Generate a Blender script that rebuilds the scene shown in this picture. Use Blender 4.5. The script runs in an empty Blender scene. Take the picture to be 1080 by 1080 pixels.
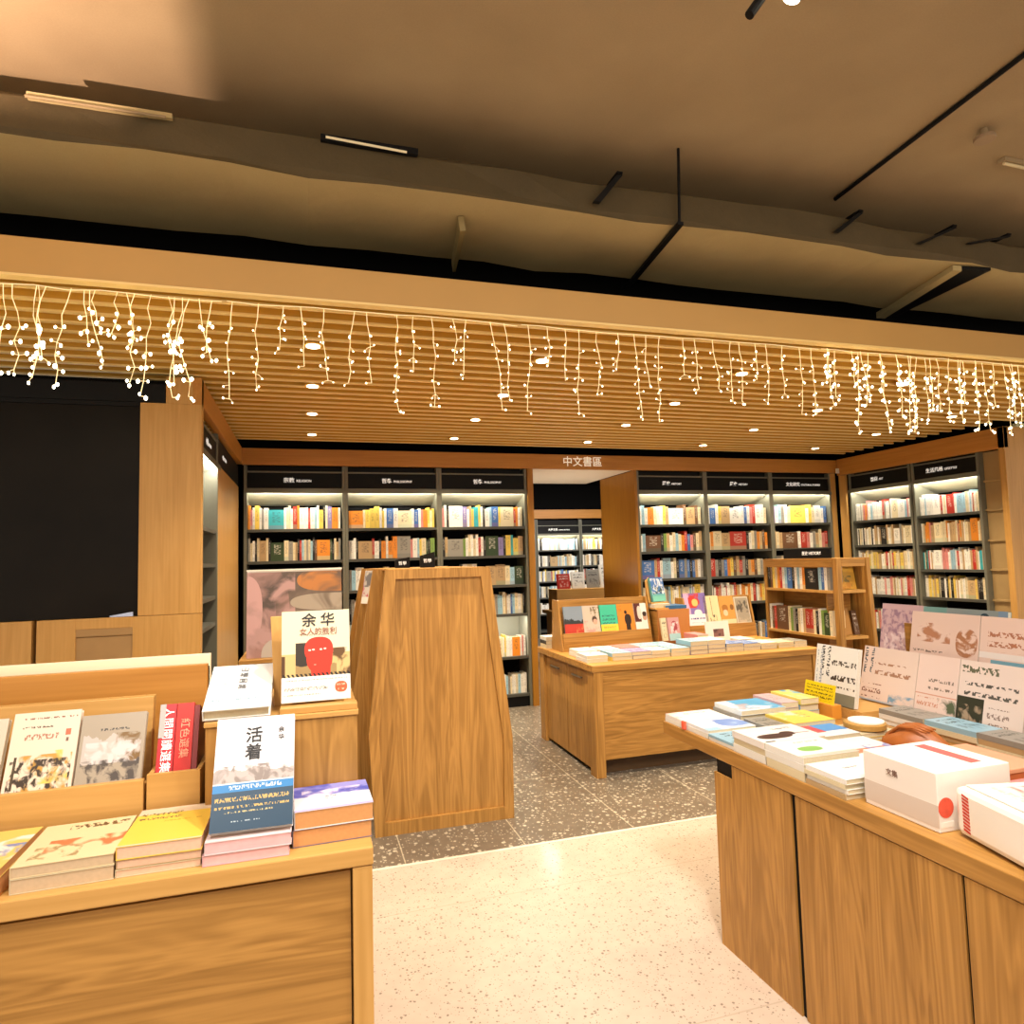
import bpy, bmesh, math, random
from mathutils import Matrix, Vector, Euler

# ------------------------------------------------------------------ camera, world, lights, exposure
SC = bpy.context.scene
COL = SC.collection
cam_data = bpy.data.cameras.new('camera')
cam_data.sensor_width = 36.0
cam_data.lens = 699.475 / 1080 * 36.0
cam_data.clip_start = 0.05
cam = bpy.data.objects.new('camera', cam_data)
COL.objects.link(cam)
SC.camera = cam


def cam_matrix(yaw, pitch, roll, z):
    cy, sy = math.cos(yaw), math.sin(yaw)
    cp, sp = math.cos(pitch), math.sin(pitch)
    cr, sr = math.cos(roll), math.sin(roll)
    A = Matrix(((cy, sy, 0), (-sy, cy, 0), (0, 0, 1)))
    B = Matrix(((1, 0, 0), (0, 0, -1), (0, 1, 0)))
    P = Matrix(((1, 0, 0), (0, cp, sp), (0, -sp, cp)))
    R = Matrix(((cr, -sr, 0), (sr, cr, 0), (0, 0, 1)))
    M = R @ P @ B @ A
    rot = Matrix((M[0], -M[1], -M[2])).transposed().to_4x4()
    return Matrix.Translation((0, 0, z)) @ rot


cam.matrix_world = cam_matrix(-0.296509, 0.0718933, -0.0274845, 1.5)

SC.view_settings.view_transform = 'Standard'
SC.view_settings.look = 'None'
SC.view_settings.gamma = 1.0
SC.view_settings.use_curve_mapping = False
SC.view_settings.exposure = 0.4

world = bpy.data.worlds.new('shop_ambience')
SC.world = world
world.use_nodes = True
world.node_tree.nodes['Background'].inputs[0].default_value = (1.0, 0.87, 0.72, 1)
world.node_tree.nodes['Background'].inputs[1].default_value = 1.0


def lamp(name, kind, loc, energy, color, target=None, size=0.1, size_y=None, cone=60, blend=0.5, parent=None, square=False):
    d = bpy.data.lights.new(name, kind)
    d.energy = energy
    d.color = color
    if kind == 'SPOT':
        d.spot_size = math.radians(cone)
        d.spot_blend = blend
        d.shadow_soft_size = size
        d.use_square = square
    elif kind == 'AREA':
        d.size = size
        if size_y:
            d.shape = 'RECTANGLE'
            d.size_y = size_y
    else:
        d.shadow_soft_size = size
    o = bpy.data.objects.new(name, d)
    COL.objects.link(o)
    o.location = loc
    if target is not None:
        o.rotation_euler = (Vector(target) - Vector(loc)).to_track_quat('-Z', 'Y').to_euler()
    return o


WARM = (1.0, 0.83, 0.60)
SOFT = (1.0, 0.91, 0.82)
# track spots over the aisle in front of the shop
for i, (p, t, e) in enumerate([((-0.9, -0.3, 3.40), (-0.45, 1.65, 0.9), 115), ((0.7, 0.2, 3.40), (0.15, 1.6, 0.9), 85),
                               ((1.1, 0.3, 3.40), (2.4, 2.2, 0.9), 105), ((3.4, 1.3, 3.40), (2.4, 1.8, 0.8), 60),
                               ((0.9, 0.9, 3.40), (0.9, 2.6, 0.0), 165)]):
    lamp('track_light_beam', 'SPOT', p, e, SOFT, t, size=0.05, cone=75, blend=0.6)
# added fill lamp over the aisle, aimed down for bounce off the floor
lamp('aisle_fill', 'AREA', (1.0, 0.2, 3.42), 90, SOFT, (1.0, 0.2, 0.0), size=5.0, size_y=2.5)

# ------------------------------------------------------------------ helpers
rnd = random.Random(7)


def lin(c):
    return tuple((v / 12.92 if v <= 0.04045 else ((v + 0.055) / 1.055) ** 2.4) for v in c)


def hx(s):
    return lin(tuple(int(s[i:i + 2], 16) / 255 for i in (0, 2, 4)))


class MB:
    """collects quads, boxes and tubes; build() links them as one mesh object"""

    def __init__(self):
        self.v, self.f, self.m, self.uv, self.c = [], [], [], [], []

    def face(self, pts, m=0, uv=None, col=None):
        n = len(self.v)
        self.v += [tuple(p) for p in pts]
        self.f.append(tuple(range(n, n + len(pts))))
        self.m.append(m)
        self.uv.append(uv or [(-1, -1)] * len(pts))
        self.c.append(col)

    def hexa(self, p, m=0, col=None, uvs=None):
        """p: 8 corners, bottom 0-3 counter-clockwise, top 4-7"""
        n = len(self.v)
        self.v += [tuple(q) for q in p]
        for k, q in enumerate(((3, 2, 1, 0), (4, 5, 6, 7), (0, 1, 5, 4), (1, 2, 6, 5), (2, 3, 7, 6), (3, 0, 4, 7))):
            self.f.append(tuple(n + i for i in q))
            self.m.append(m)
            self.uv.append((uvs or {}).get(k) or [(-1, -1)] * 4)
            self.c.append(col)

    def box(self, x0, x1, y0, y1, z0, z1, m=0, col=None, uvs=None):
        self.hexa([(x0, y0, z0), (x1, y0, z0), (x1, y1, z0), (x0, y1, z0), (x0, y0, z1), (x1, y0, z1), (x1, y1, z1), (x0, y1, z1)], m, col, uvs)
        return self

    def prism(self, poly, a, b, axis='y', m=0):
        """poly: (s, t) pairs counter-clockwise seen from the low side of axis"""
        def P(s, t, w):
            return {'y': (s, w, t), 'x': (w, s, t), 'z': (s, t, w)}[axis]
        n = len(poly)
        A = [P(s, t, a) for s, t in poly]
        B = [P(s, t, b) for s, t in poly]
        self.face(A if axis != 'z' else A[::-1], m)
        self.face(B[::-1] if axis != 'z' else B, m)
        for i in range(n):
            j = (i + 1) % n
            q = [A[j], A[i], B[i], B[j]]
            self.face(q if axis != 'z' else q[::-1], m)
        return self

    def tube(self, pts, r, n=6, m=0, cap=True):
        pts = [Vector(p) for p in pts]
        rings = []
        for i, p in enumerate(pts):
            t = (pts[min(i + 1, len(pts) - 1)] - pts[max(i - 1, 0)]).normalized()
            u = t.cross(Vector((0, 0, 1)))
            if u.length < 1e-3:
                u = t.cross(Vector((0, 1, 0)))
            u.normalize()
            w = t.cross(u)
            rr = r[i] if isinstance(r, (list, tuple)) else r
            k = len(self.v)
            self.v += [tuple(p + rr * (math.cos(2 * math.pi * j / n) * u + math.sin(2 * math.pi * j / n) * w)) for j in range(n)]
            rings.append(k)
        for a, b in zip(rings, rings[1:]):
            for j in range(n):
                self.f.append((a + j, a + (j + 1) % n, b + (j + 1) % n, b + j))
                self.m.append(m); self.uv.append([(-1, -1)] * 4); self.c.append(None)
        if cap:
            for k, rev in ((rings[0], True), (rings[-1], False)):
                q = [k + j for j in range(n)]
                self.f.append(tuple(q[::-1] if rev else q))
                self.m.append(m); self.uv.append([(-1, -1)] * n); self.c.append(None)
        return self

    def cyl(self, c, r, h, axis='z', n=20, m=0):
        d = {'x': (1, 0, 0), 'y': (0, 1, 0), 'z': (0, 0, 1)}[axis]
        c = Vector(c)
        return self.tube([c, c + h * Vector(d)], r, n, m)

    def build(self, name, mats, parent=None, local=False, bevel=0.0, origin=None, smooth=False):
        if not isinstance(mats, (list, tuple)):
            mats = [mats]
        me = bpy.data.meshes.new(name)
        off = Vector((0, 0, 0))
        if parent is not None and not local:
            off = WORLD.get(parent.name, Vector((0, 0, 0)))
        elif parent is None and not local:
            if origin is None:
                xs, ys, zs = zip(*self.v)
                origin = ((min(xs) + max(xs)) / 2, (min(ys) + max(ys)) / 2, min(zs))
            off = Vector(origin)
        me.from_pydata([tuple(Vector(p) - off) for p in self.v], [], self.f)
        for mt in mats:
            me.materials.append(mt)
        for p, mi in zip(me.polygons, self.m):
            p.material_index = mi
            p.use_smooth = smooth
        ul = me.uv_layers.new(name='UVMap')
        for p, uv in zip(me.polygons, self.uv):
            for li, q in zip(p.loop_indices, uv):
                ul.data[li].uv = q
        if any(c is not None for c in self.c):
            ca = me.color_attributes.new('Col', 'FLOAT_COLOR', 'CORNER')
            for p, c in zip(me.polygons, self.c):
                for li in p.loop_indices:
                    ca.data[li].color = (*(c or (1, 1, 1)), 1)
        o = bpy.data.objects.new(name, me)
        COL.objects.link(o)
        if parent is not None:
            o.parent = parent
            if not local:
                WORLD[o.name] = off
        else:
            o.location = off
            WORLD[o.name] = off.copy()
        if bevel:
            b = o.modifiers.new('edge', 'BEVEL')
            b.width = bevel
            b.segments = 2
            b.limit_method = 'ANGLE'
        return o


WORLD = {}


def tag(o, label, cat=None, group=None, kind=None):
    if label:
        o['label'] = label
    if cat:
        o['category'] = cat
    if group:
        o['group'] = group
    if kind:
        o['kind'] = kind
    return o


def struct(o):
    o['kind'] = 'structure'
    return o


def thing(name, label, cat, loc=(0, 0, 0), rot=(0, 0, 0), group=None):
    o = bpy.data.objects.new(name, None)
    o.empty_display_size = 0.1
    COL.objects.link(o)
    o.location = loc
    o.rotation_euler = rot
    WORLD[o.name] = Vector(loc)
    return tag(o, label, cat, group)


# ------------------------------------------------------------------ materials
def new_mat(name):
    m = bpy.data.materials.new(name)
    m.use_nodes = True
    nt = m.node_tree
    return m, nt, nt.nodes['Principled BSDF']


def node(nt, t, **kw):
    n = nt.nodes.new(t)
    for k, v in kw.items():
        if k in ('i0', 'i1', 'i2', 'i3'):
            n.inputs[int(k[1])].default_value = v
        else:
            setattr(n, k, v)
    return n


def math_n(nt, op, a, b=None, clamp=False):
    n = node(nt, 'ShaderNodeMath', operation=op, use_clamp=clamp)
    for i, x in enumerate((a, b)):
        if x is None:
            continue
        if isinstance(x, (int, float)):
            n.inputs[i].default_value = x
        else:
            nt.links.new(x, n.inputs[i])
    return n.outputs[0]


def mixc(nt, fac, a, b):
    n = node(nt, 'ShaderNodeMix', data_type='RGBA')
    for i, x in ((0, fac), (6, a), (7, b)):
        if isinstance(x, (int, float)):
            n.inputs[i].default_value = x
        elif isinstance(x, tuple):
            n.inputs[i].default_value = (*x, 1) if len(x) == 3 else x
        else:
            nt.links.new(x, n.inputs[i])
    return n.outputs[2]


def plain(name, col, rough=0.5, metal=0.0, emit=None, strength=0.0, noise=0.0, scale=20, spec=0.5):
    m, nt, b = new_mat(name)
    b.inputs['Base Color'].default_value = (*col, 1)
    b.inputs['Roughness'].default_value = rough
    b.inputs['Metallic'].default_value = metal
    b.inputs['Specular IOR Level'].default_value = spec
    if noise:
        tc = node(nt, 'ShaderNodeTexCoord')
        n = node(nt, 'ShaderNodeTexNoise')
        n.inputs['Scale'].default_value = scale
        n.inputs['Detail'].default_value = 5
        nt.links.new(tc.outputs['Object'], n.inputs['Vector'])
        c = mixc(nt, n.outputs[0], tuple(v * (1 - noise) for v in col), tuple(min(1, v * (1 + noise)) for v in col))
        nt.links.new(c, b.inputs['Base Color'])
    if emit:
        b.inputs['Emission Color'].default_value = (*emit, 1)
        b.inputs['Emission Strength'].default_value = strength
    return m


def wood(name, dark, light, axis='x', rough=0.42, scale=1.0, figure=0.5):
    """grain runs along axis"""
    m, nt, b = new_mat(name)
    tc = node(nt, 'ShaderNodeTexCoord')
    oi = node(nt, 'ShaderNodeObjectInfo')
    add = node(nt, 'ShaderNodeVectorMath', operation='ADD')
    sc = node(nt, 'ShaderNodeVectorMath', operation='SCALE')
    nt.links.new(oi.outputs['Random'], sc.inputs['Scale'])
    sc.inputs[0].default_value = (17.0, 23.0, 31.0)
    nt.links.new(tc.outputs['Object'], add.inputs[0])
    nt.links.new(sc.outputs[0], add.inputs[1])
    long, cross = 0.9 * scale, 11.0 * scale
    s = {'x': (long, cross, cross), 'y': (cross, long, cross), 'z': (cross, cross, long)}[axis]
    mp = node(nt, 'ShaderNodeMapping')
    mp.inputs['Scale'].default_value = s
    nt.links.new(add.outputs[0], mp.inputs[0])
    n1 = node(nt, 'ShaderNodeTexNoise')
    n1.inputs['Scale'].default_value = 1.0
    n1.inputs['Detail'].default_value = 3
    n1.inputs['Distortion'].default_value = 1.2
    nt.links.new(mp.outputs[0], n1.inputs['Vector'])
    # rings from contour lines of a smooth field -> cathedral figure
    ring = math_n(nt, 'SINE', math_n(nt, 'MULTIPLY', n1.outputs[0], 38.0))
    ring = math_n(nt, 'MULTIPLY_ADD', ring, 0.5)
    nt.nodes[-1].inputs[2].default_value = 0.5
    mp2 = node(nt, 'ShaderNodeMapping')
    mp2.inputs['Scale'].default_value = tuple(v * 7 if v > 2 else v * 2.5 for v in s)
    nt.links.new(add.outputs[0], mp2.inputs[0])
    n2 = node(nt, 'ShaderNodeTexNoise')
    n2.inputs['Scale'].default_value = 1.0
    n2.inputs['Detail'].default_value = 4
    nt.links.new(mp2.outputs[0], n2.inputs['Vector'])
    f = math_n(nt, 'ADD', math_n(nt, 'MULTIPLY', ring, 0.35 * figure), math_n(nt, 'MULTIPLY', n2.outputs[0], 0.75))
    f = math_n(nt, 'ADD', f, math_n(nt, 'MULTIPLY', math_n(nt, 'SUBTRACT', n1.outputs[0], 0.5), 0.6), clamp=True)
    nt.links.new(mixc(nt, f, dark, light), b.inputs['Base Color'])
    b.inputs['Roughness'].default_value = rough
    b.inputs['Specular IOR Level'].default_value = 0.35
    bp = node(nt, 'ShaderNodeBump')
    bp.inputs['Strength'].default_value = 0.05
    nt.links.new(n2.outputs[0], bp.inputs['Height'])
    nt.links.new(bp.outputs[0], b.inputs['Normal'])
    return m


OAK_D, OAK_L = hx('7c5420'), hx('c2904a')
WX = wood('oak_along_x', OAK_D, OAK_L, 'x', figure=0.85)
WY = wood('oak_along_y', OAK_D, OAK_L, 'y')
WZ = wood('oak_upright', OAK_D, OAK_L, 'z', figure=0.8)
PX = wood('pale_oak_along_x', hx('b0823f'), hx('d4a561'), 'x', figure=0.25)
PZ = wood('pale_oak_upright', hx('b0823f'), hx('d4a561'), 'z', figure=0.25)
BEAM = wood('amber_beam_veneer', hx('a8702c'), hx('cd9247'), 'x', figure=0.15)
BEAMY = wood('amber_beam_veneer_deep', hx('a8702c'), hx('cd9247'), 'y', figure=0.15)
AMBER = wood('amber_reveal', hx('96641f'), hx('b9822f'), 'z', figure=0.15)
SLAT = wood('slat_ceiling_oak', hx('c08c28'), hx('dcaa44'), 'x', figure=0.15, rough=0.5)
LITEDGE = plain('lit_slat_edge', hx('efcf86'), 0.45)  # paler bottoms: light on slat and fascia undersides put into the colour
FASC = plain('fascia_paint', hx('bf9450'), 0.55, noise=0.06, scale=3)
BLACK = plain('black_metal', (0.006, 0.006, 0.006), 0.5, spec=0.15)
VOID = plain('void_black', (0.004, 0.004, 0.004), 0.9, spec=0.1)  # black colour, also standing for shade in gaps and voids
GREYMET = plain('grey_green_metal', hx('6d6c5e'), 0.5)
SHELFGREY = plain('charcoal_shelf', hx('4b4b44'), 0.5)
BACKBLACK = plain('black_backboard', (0.006, 0.006, 0.006), 0.8, spec=0.1)
CANOPY = plain('pale_canopy', hx('a8a898'), 0.6)
WHITE = plain('white_panel', hx('e9e6da'), 0.5)
GLASSBLK = plain('black_glass', (0.008, 0.006, 0.004), 0.4, noise=0.6, scale=3, spec=0.12)
STEEL = plain('brushed_steel', hx('b9b4a6'), 0.3, 1.0)
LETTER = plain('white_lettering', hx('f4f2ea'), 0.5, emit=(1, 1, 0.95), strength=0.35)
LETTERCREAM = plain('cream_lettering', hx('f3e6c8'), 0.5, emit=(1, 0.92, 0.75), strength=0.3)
INK = plain('black_ink', (0.01, 0.01, 0.012), 0.6)
INKRED = plain('red_ink', hx('c23a2a'), 0.6)
LENS = plain('lit_lamp_lens', (1, 1, 1), 0.4, emit=(1.0, 0.88, 0.62), strength=6.0)
LED = plain('led_strip', (1, 1, 1), 0.4, emit=(1.0, 0.95, 0.82), strength=2.0)
BULB = plain('warm_fairy_bulb', (1, 1, 1), 0.4, emit=(1.0, 0.86, 0.55), strength=7.0)
CORDM = plain('clear_warm_cord', hx('f0d8a0'), 0.35, emit=(1.0, 0.80, 0.45), strength=0.6)
PAPER = plain('page_edges', hx('c6b898'), 0.8, noise=0.12, scale=160)
PAPERW = plain('white_page_edges', hx('cdc6b6'), 0.8, noise=0.14, scale=160)
PAPERO = plain('orange_tinted_page_edges', hx('c88f58'), 0.8, noise=0.12, scale=140)


def ceiling_mat(name, c1, c2, scale=1.2, bump=0.3):
    m, nt, b = new_mat(name)
    tc = node(nt, 'ShaderNodeTexCoord')
    n = node(nt, 'ShaderNodeTexNoise')
    n.inputs['Scale'].default_value = scale
    n.inputs['Detail'].default_value = 8
    nt.links.new(tc.outputs['Object'], n.inputs['Vector'])
    n2 = node(nt, 'ShaderNodeTexNoise')
    n2.inputs['Scale'].default_value = 160
    nt.links.new(tc.outputs['Object'], n2.inputs['Vector'])
    f = math_n(nt, 'ADD', math_n(nt, 'MULTIPLY', n.outputs[0], 0.7), math_n(nt, 'MULTIPLY', n2.outputs[0], 0.3))
    nt.links.new(mixc(nt, f, c1, c2), b.inputs['Base Color'])
    b.inputs['Roughness'].default_value = 0.75
    b.inputs['Specular IOR Level'].default_value = 0.3
    bp = node(nt, 'ShaderNodeBump')
    bp.inputs['Strength'].default_value = bump
    bp.inputs['Distance'].default_value = 0.02
    nt.links.new(n.outputs[0], bp.inputs['Height'])
    nt.links.new(bp.outputs[0], b.inputs['Normal'])
    return m


SLAB = ceiling_mat('dark_painted_slab', hx('8a7658'), hx('b8a27c'), 2.2, 0.5)
DUCTM = ceiling_mat('painted_duct_wrap', hx('9c8c60'), hx('c0ac7c'), 2.5, 0.8)


DUCTDARK = ceiling_mat('dark_duct_front', hx('40351f'), hx('5e5034'), 5, 0.8)  # darker colour for the duct's front and its edge faces


def terrazzo(name, base1, base2, chip, chip_amt, scale, tile=None, joint=None, rough=0.35):
    m, nt, b = new_mat(name)
    tc = node(nt, 'ShaderNodeTexCoord')
    n = node(nt, 'ShaderNodeTexNoise')
    n.inputs['Scale'].default_value = 14
    n.inputs['Detail'].default_value = 4
    nt.links.new(tc.outputs['Object'], n.inputs['Vector'])
    col = mixc(nt, n.outputs[0], base1, base2)
    for k, (sc_, amt, c) in enumerate(((scale, chip_amt, chip), (scale * 2.3, chip_amt * 0.8, chip))):
        v = node(nt, 'ShaderNodeTexVoronoi')
        v.inputs['Scale'].default_value = sc_
        nt.links.new(tc.outputs['Object'], v.inputs['Vector'])
        sep = node(nt, 'ShaderNodeSeparateColor')
        nt.links.new(v.outputs['Color'], sep.inputs[0])
        pick = math_n(nt, 'LESS_THAN', sep.outputs[0], amt)
        near = math_n(nt, 'LESS_THAN', v.outputs['Distance'], 0.36)
        col = mixc(nt, math_n(nt, 'MULTIPLY', pick, math_n(nt, 'MULTIPLY', near, 0.75)), col, c)
    if tile:
        sp = node(nt, 'ShaderNodeSeparateXYZ')
        nt.links.new(tc.outputs['Object'], sp.inputs[0])
        for ax, (period, ph) in tile.items():
            q = math_n(nt, 'FRACT', math_n(nt, 'DIVIDE', math_n(nt, 'SUBTRACT', sp.outputs['XYZ'.index(ax)], ph), period))
            line = math_n(nt, 'LESS_THAN', q, 0.006 / period)
            col = mixc(nt, math_n(nt, 'MULTIPLY', line, 0.6), col, joint)
    nt.links.new(col, b.inputs['Base Color'])
    b.inputs['Roughness'].default_value = rough
    return m


FLOORG = terrazzo('grey_terrazzo', hx('574e42'), hx('74695a'), hx('c2b8a4'), 0.32, 34, {'X': (0.63, 1.075), 'Y': (1.26, 0.65)}, hx('c4b89e'), 0.3)
FLOORC = terrazzo('cream_terrazzo', hx('b7a696'), hx('c5b5a5'), hx('6f6356'), 0.14, 75, {'Y': (1.0, 2.98)}, hx('a59a88'), 0.16)


def cover(name, base, layers=(), rough=0.38):
    """printed cover: layers (kind, u0, u1, v0, v1, colour, scale) over the front's UVs"""
    m, nt, b = new_mat(name)
    uv = node(nt, 'ShaderNodeUVMap', uv_map='UVMap')
    sp = node(nt, 'ShaderNodeSeparateXYZ')
    nt.links.new(uv.outputs[0], sp.inputs[0])
    u, v = sp.outputs[0], sp.outputs[1]
    base = tuple(q * 0.78 for q in base)
    layers = [(*l_[:5], tuple(q * 0.78 for q in l_[5]), l_[6]) for l_ in layers]
    col = base
    for k, (kind, u0, u1, v0, v1, c, s) in enumerate(layers):
        a = math_n(nt, 'MULTIPLY', math_n(nt, 'GREATER_THAN', u, u0), math_n(nt, 'LESS_THAN', u, u1))
        d = math_n(nt, 'MULTIPLY', math_n(nt, 'GREATER_THAN', v, v0), math_n(nt, 'LESS_THAN', v, v1))
        mask = math_n(nt, 'MULTIPLY', a, d)
        if kind == 'oval':
            du = math_n(nt, 'DIVIDE', math_n(nt, 'SUBTRACT', u, (u0 + u1) / 2), (u1 - u0) / 2)
            dv = math_n(nt, 'DIVIDE', math_n(nt, 'SUBTRACT', v, (v0 + v1) / 2), (v1 - v0) / 2)
            r = math_n(nt, 'ADD', math_n(nt, 'POWER', math_n(nt, 'ABSOLUTE', du), 2.4), math_n(nt, 'POWER', math_n(nt, 'ABSOLUTE', dv), 2.4))
            mask = math_n(nt, 'LESS_THAN', r, 1.0)
        elif kind in ('text', 'vtext'):
            mp = node(nt, 'ShaderNodeMapping')
            mp.inputs['Scale'].default_value = (s * 2.2, s * 1.4, 1) if kind == 'text' else (s * 1.4, s * 2.2, 1)
            mp.inputs['Location'].default_value = (k * 3.1, k * 1.7, k)
            nt.links.new(uv.outputs[0], mp.inputs[0])
            n = node(nt, 'ShaderNodeTexNoise')
            n.inputs['Scale'].default_value = 1.0
            n.inputs['Detail'].default_value = 1.0
            nt.links.new(mp.outputs[0], n.inputs['Vector'])
            t = v if kind == 'text' else u
            row = math_n(nt, 'LESS_THAN', math_n(nt, 'FRACT', math_n(nt, 'MULTIPLY', t, s * 0.55)), 0.55)
            mask = math_n(nt, 'MULTIPLY', mask, math_n(nt, 'MULTIPLY', row, math_n(nt, 'GREATER_THAN', n.outputs[0], 0.5)))
        elif kind == 'blob':
            mp = node(nt, 'ShaderNodeMapping')
            mp.inputs['Location'].default_value = (k * 5.3, k * 2.9, k)
            nt.links.new(uv.outputs[0], mp.inputs[0])
            n = node(nt, 'ShaderNodeTexNoise')
            n.inputs['Scale'].default_value = s
            n.inputs['Detail'].default_value = 4.0
            n.inputs['Distortion'].default_value = 0.6
            nt.links.new(mp.outputs[0], n.inputs['Vector'])
            e = math_n(nt, 'MULTIPLY', math_n(nt, 'SUBTRACT', n.outputs[0], 0.47), 9.0, clamp=True)
            mask = math_n(nt, 'MULTIPLY', mask, e)
        elif kind == 'check':
            cu = math_n(nt, 'LESS_THAN', math_n(nt, 'FRACT', math_n(nt, 'ADD', math_n(nt, 'MULTIPLY', u, s), math_n(nt, 'MULTIPLY', v, s * 0.8))), 0.5)
            mask = math_n(nt, 'MULTIPLY', mask, cu)
        elif kind == 'hill':
            n = node(nt, 'ShaderNodeTexNoise', noise_dimensions='1D')
            n.inputs['Scale'].default_value = s
            n.inputs['Detail'].default_value = 4
            nt.links.new(u, n.inputs['W'])
            lim = math_n(nt, 'ADD', math_n(nt, 'MULTIPLY', n.outputs[0], v1 - v0), v0)
            mask = math_n(nt, 'MULTIPLY', mask, math_n(nt, 'LESS_THAN', v, lim))
        col = mixc(nt, mask, col, c)
    if isinstance(col, tuple):
        b.inputs['Base Color'].default_value = (*col, 1)
    else:
        nt.links.new(col, b.inputs['Base Color'])
    b.inputs['Roughness'].default_value = rough
    return m


def spine_mat():
    """spines of shelved books: colour from the mesh, a title column and a band by UV"""
    m, nt, b = new_mat('printed_spines')
    at = node(nt, 'ShaderNodeVertexColor', layer_name='Col')
    uv = node(nt, 'ShaderNodeUVMap', uv_map='UVMap')
    sp = node(nt, 'ShaderNodeSeparateXYZ')
    nt.links.new(uv.outputs[0], sp.inputs[0])
    u = math_n(nt, 'FRACT', sp.outputs[0])
    k = math_n(nt, 'FLOOR', sp.outputs[0])
    v = sp.outputs[1]
    wn = node(nt, 'ShaderNodeTexWhiteNoise', noise_dimensions='1D')
    nt.links.new(k, wn.inputs['W'])
    mp = node(nt, 'ShaderNodeMapping')
    mp.inputs['Scale'].default_value = (5, 22, 1)
    nt.links.new(uv.outputs[0], mp.inputs[0])
    n = node(nt, 'ShaderNodeTexNoise')
    n.inputs['Scale'].default_value = 1.0
    n.inputs['Detail'].default_value = 1.0
    nt.links.new(mp.outputs[0], n.inputs['Vector'])
    inu = math_n(nt, 'LESS_THAN', math_n(nt, 'ABSOLUTE', math_n(nt, 'SUBTRACT', u, 0.5)), 0.24)
    inv = math_n(nt, 'MULTIPLY', math_n(nt, 'GREATER_THAN', v, 0.35), math_n(nt, 'LESS_THAN', v, 0.9))
    mark = math_n(nt, 'MULTIPLY', math_n(nt, 'MULTIPLY', inu, inv), math_n(nt, 'GREATER_THAN', n.outputs[0], 0.52))
    bw = node(nt, 'ShaderNodeRGBToBW')
    nt.links.new(at.outputs[0], bw.inputs[0])
    ink = mixc(nt, math_n(nt, 'GREATER_THAN', bw.outputs[0], 0.22), (0.75, 0.72, 0.62), (0.05, 0.045, 0.05))
    hs = node(nt, 'ShaderNodeHueSaturation')
    hs.inputs['Value'].default_value = 0.8
    hs.inputs['Saturation'].default_value = 0.7
    nt.links.new(math_n(nt, 'ADD', math_n(nt, 'MULTIPLY', wn.outputs[0], 0.12), 0.44), hs.inputs['Hue'])
    nt.links.new(at.outputs[0], hs.inputs['Color'])
    band = math_n(nt, 'MULTIPLY', math_n(nt, 'LESS_THAN', v, 0.2), math_n(nt, 'MULTIPLY', math_n(nt, 'GREATER_THAN', v, -0.5), math_n(nt, 'GREATER_THAN', wn.outputs[0], 0.62)))
    c = mixc(nt, band, at.outputs[0], hs.outputs[0])
    c = mixc(nt, math_n(nt, 'MULTIPLY', mark, 0.5), c, ink)
    nt.links.new(c, b.inputs['Base Color'])
    b.inputs['Roughness'].default_value = 0.45
    return m


SPINE = spine_mat()


def lettering(text, size, parent, loc, rot, mat, name='lettering', align='CENTER', bold=0.0):
    """raised lettering as a mesh child; loc and rot in the parent's frame"""
    cu = bpy.data.curves.new('font_outline', 'FONT')
    cu.body = text
    cu.size = size
    cu.extrude = 0.0006
    cu.offset = bold
    cu.resolution_u = 2
    cu.align_x = align
    cu.align_y = 'CENTER'
    t = bpy.data.objects.new('font_outline', cu)
    COL.objects.link(t)
    dg = bpy.context.evaluated_depsgraph_get()
    me = bpy.data.meshes.new_from_object(t.evaluated_get(dg))
    bpy.data.objects.remove(t)
    me.materials.clear()
    me.materials.append(mat)
    o = bpy.data.objects.new(name, me)
    COL.objects.link(o)
    o.parent = parent
    o.location = loc
    o.rotation_euler = rot
    return o


FRONT = (math.pi / 2, 0, 0)                      # faces -Y, upright
FACE_L = (math.pi / 2, 0, -math.pi / 2)          # faces -X, upright
FACE_R = (math.pi / 2, 0, math.pi / 2)           # faces +X, upright

# ------------------------------------------------------------------ floor, ceiling, walls
BY = 6.58       # front plane of the back bookcases
LX, RX = -0.6, 6.17
m = MB(); m.box(-4, 9, 3.44, 13.2, -0.1, 0.0)
struct(m.build('floor', FLOORG, origin=(0, 0, 0)))
m = MB(); m.box(-4, 9, -4, 3.44, -0.1, 0.0)
struct(m.build('floor_aisle', FLOORC, origin=(0, 0, 0)))
m = MB(); m.box(-4, 9, 3.425, 3.445, -0.02, 0.0015)
struct(m.build('trim_threshold', plain('pale_joint_strip', hx('d8cdb8'), 0.4)))
m = MB(); m.box(-5, 10, -4, 13.2, 3.46, 3.6)
struct(m.build('ceiling', SLAB, origin=(0, 0, 3.46)))

# slatted ceiling over the shop, its boarded back, the painted fascia in front
m = MB()
y = 3.055
while y < 6.47:
    xe = 7.6 if y < 4.45 else RX - 0.03
    m.box(-2.6, xe, y, y + 0.026, 2.6645, 2.745)
    m.box(-2.6, xe, y - 0.002, y + 0.028, 2.656, 2.6644, 1)
    y += 0.138
struct(m.build('ceiling_slats', [SLAT, LITEDGE]))
m = MB(); m.box(-2.6, 7.6, 3.0, 4.46, 2.745, 2.765); m.box(-2.6, RX - 0.03, 4.46, 6.48, 2.745, 2.765)
struct(m.build('ceiling_slat_backing', SLAT))
m = MB(); m.box(-2.6, 7.6, 2.975, 3.0, 2.675, 2.825); m.box(-2.6, 7.6, 2.97, 3.02, 2.664, 2.6745, 1)
struct(m.build('trim_fascia', [FASC, LITEDGE]))
m = MB(); m.box(-2.6, 7.6, 3.0, 3.5, 2.80, 2.82)
struct(m.build('trim_soffit_cap', VOID))

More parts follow.
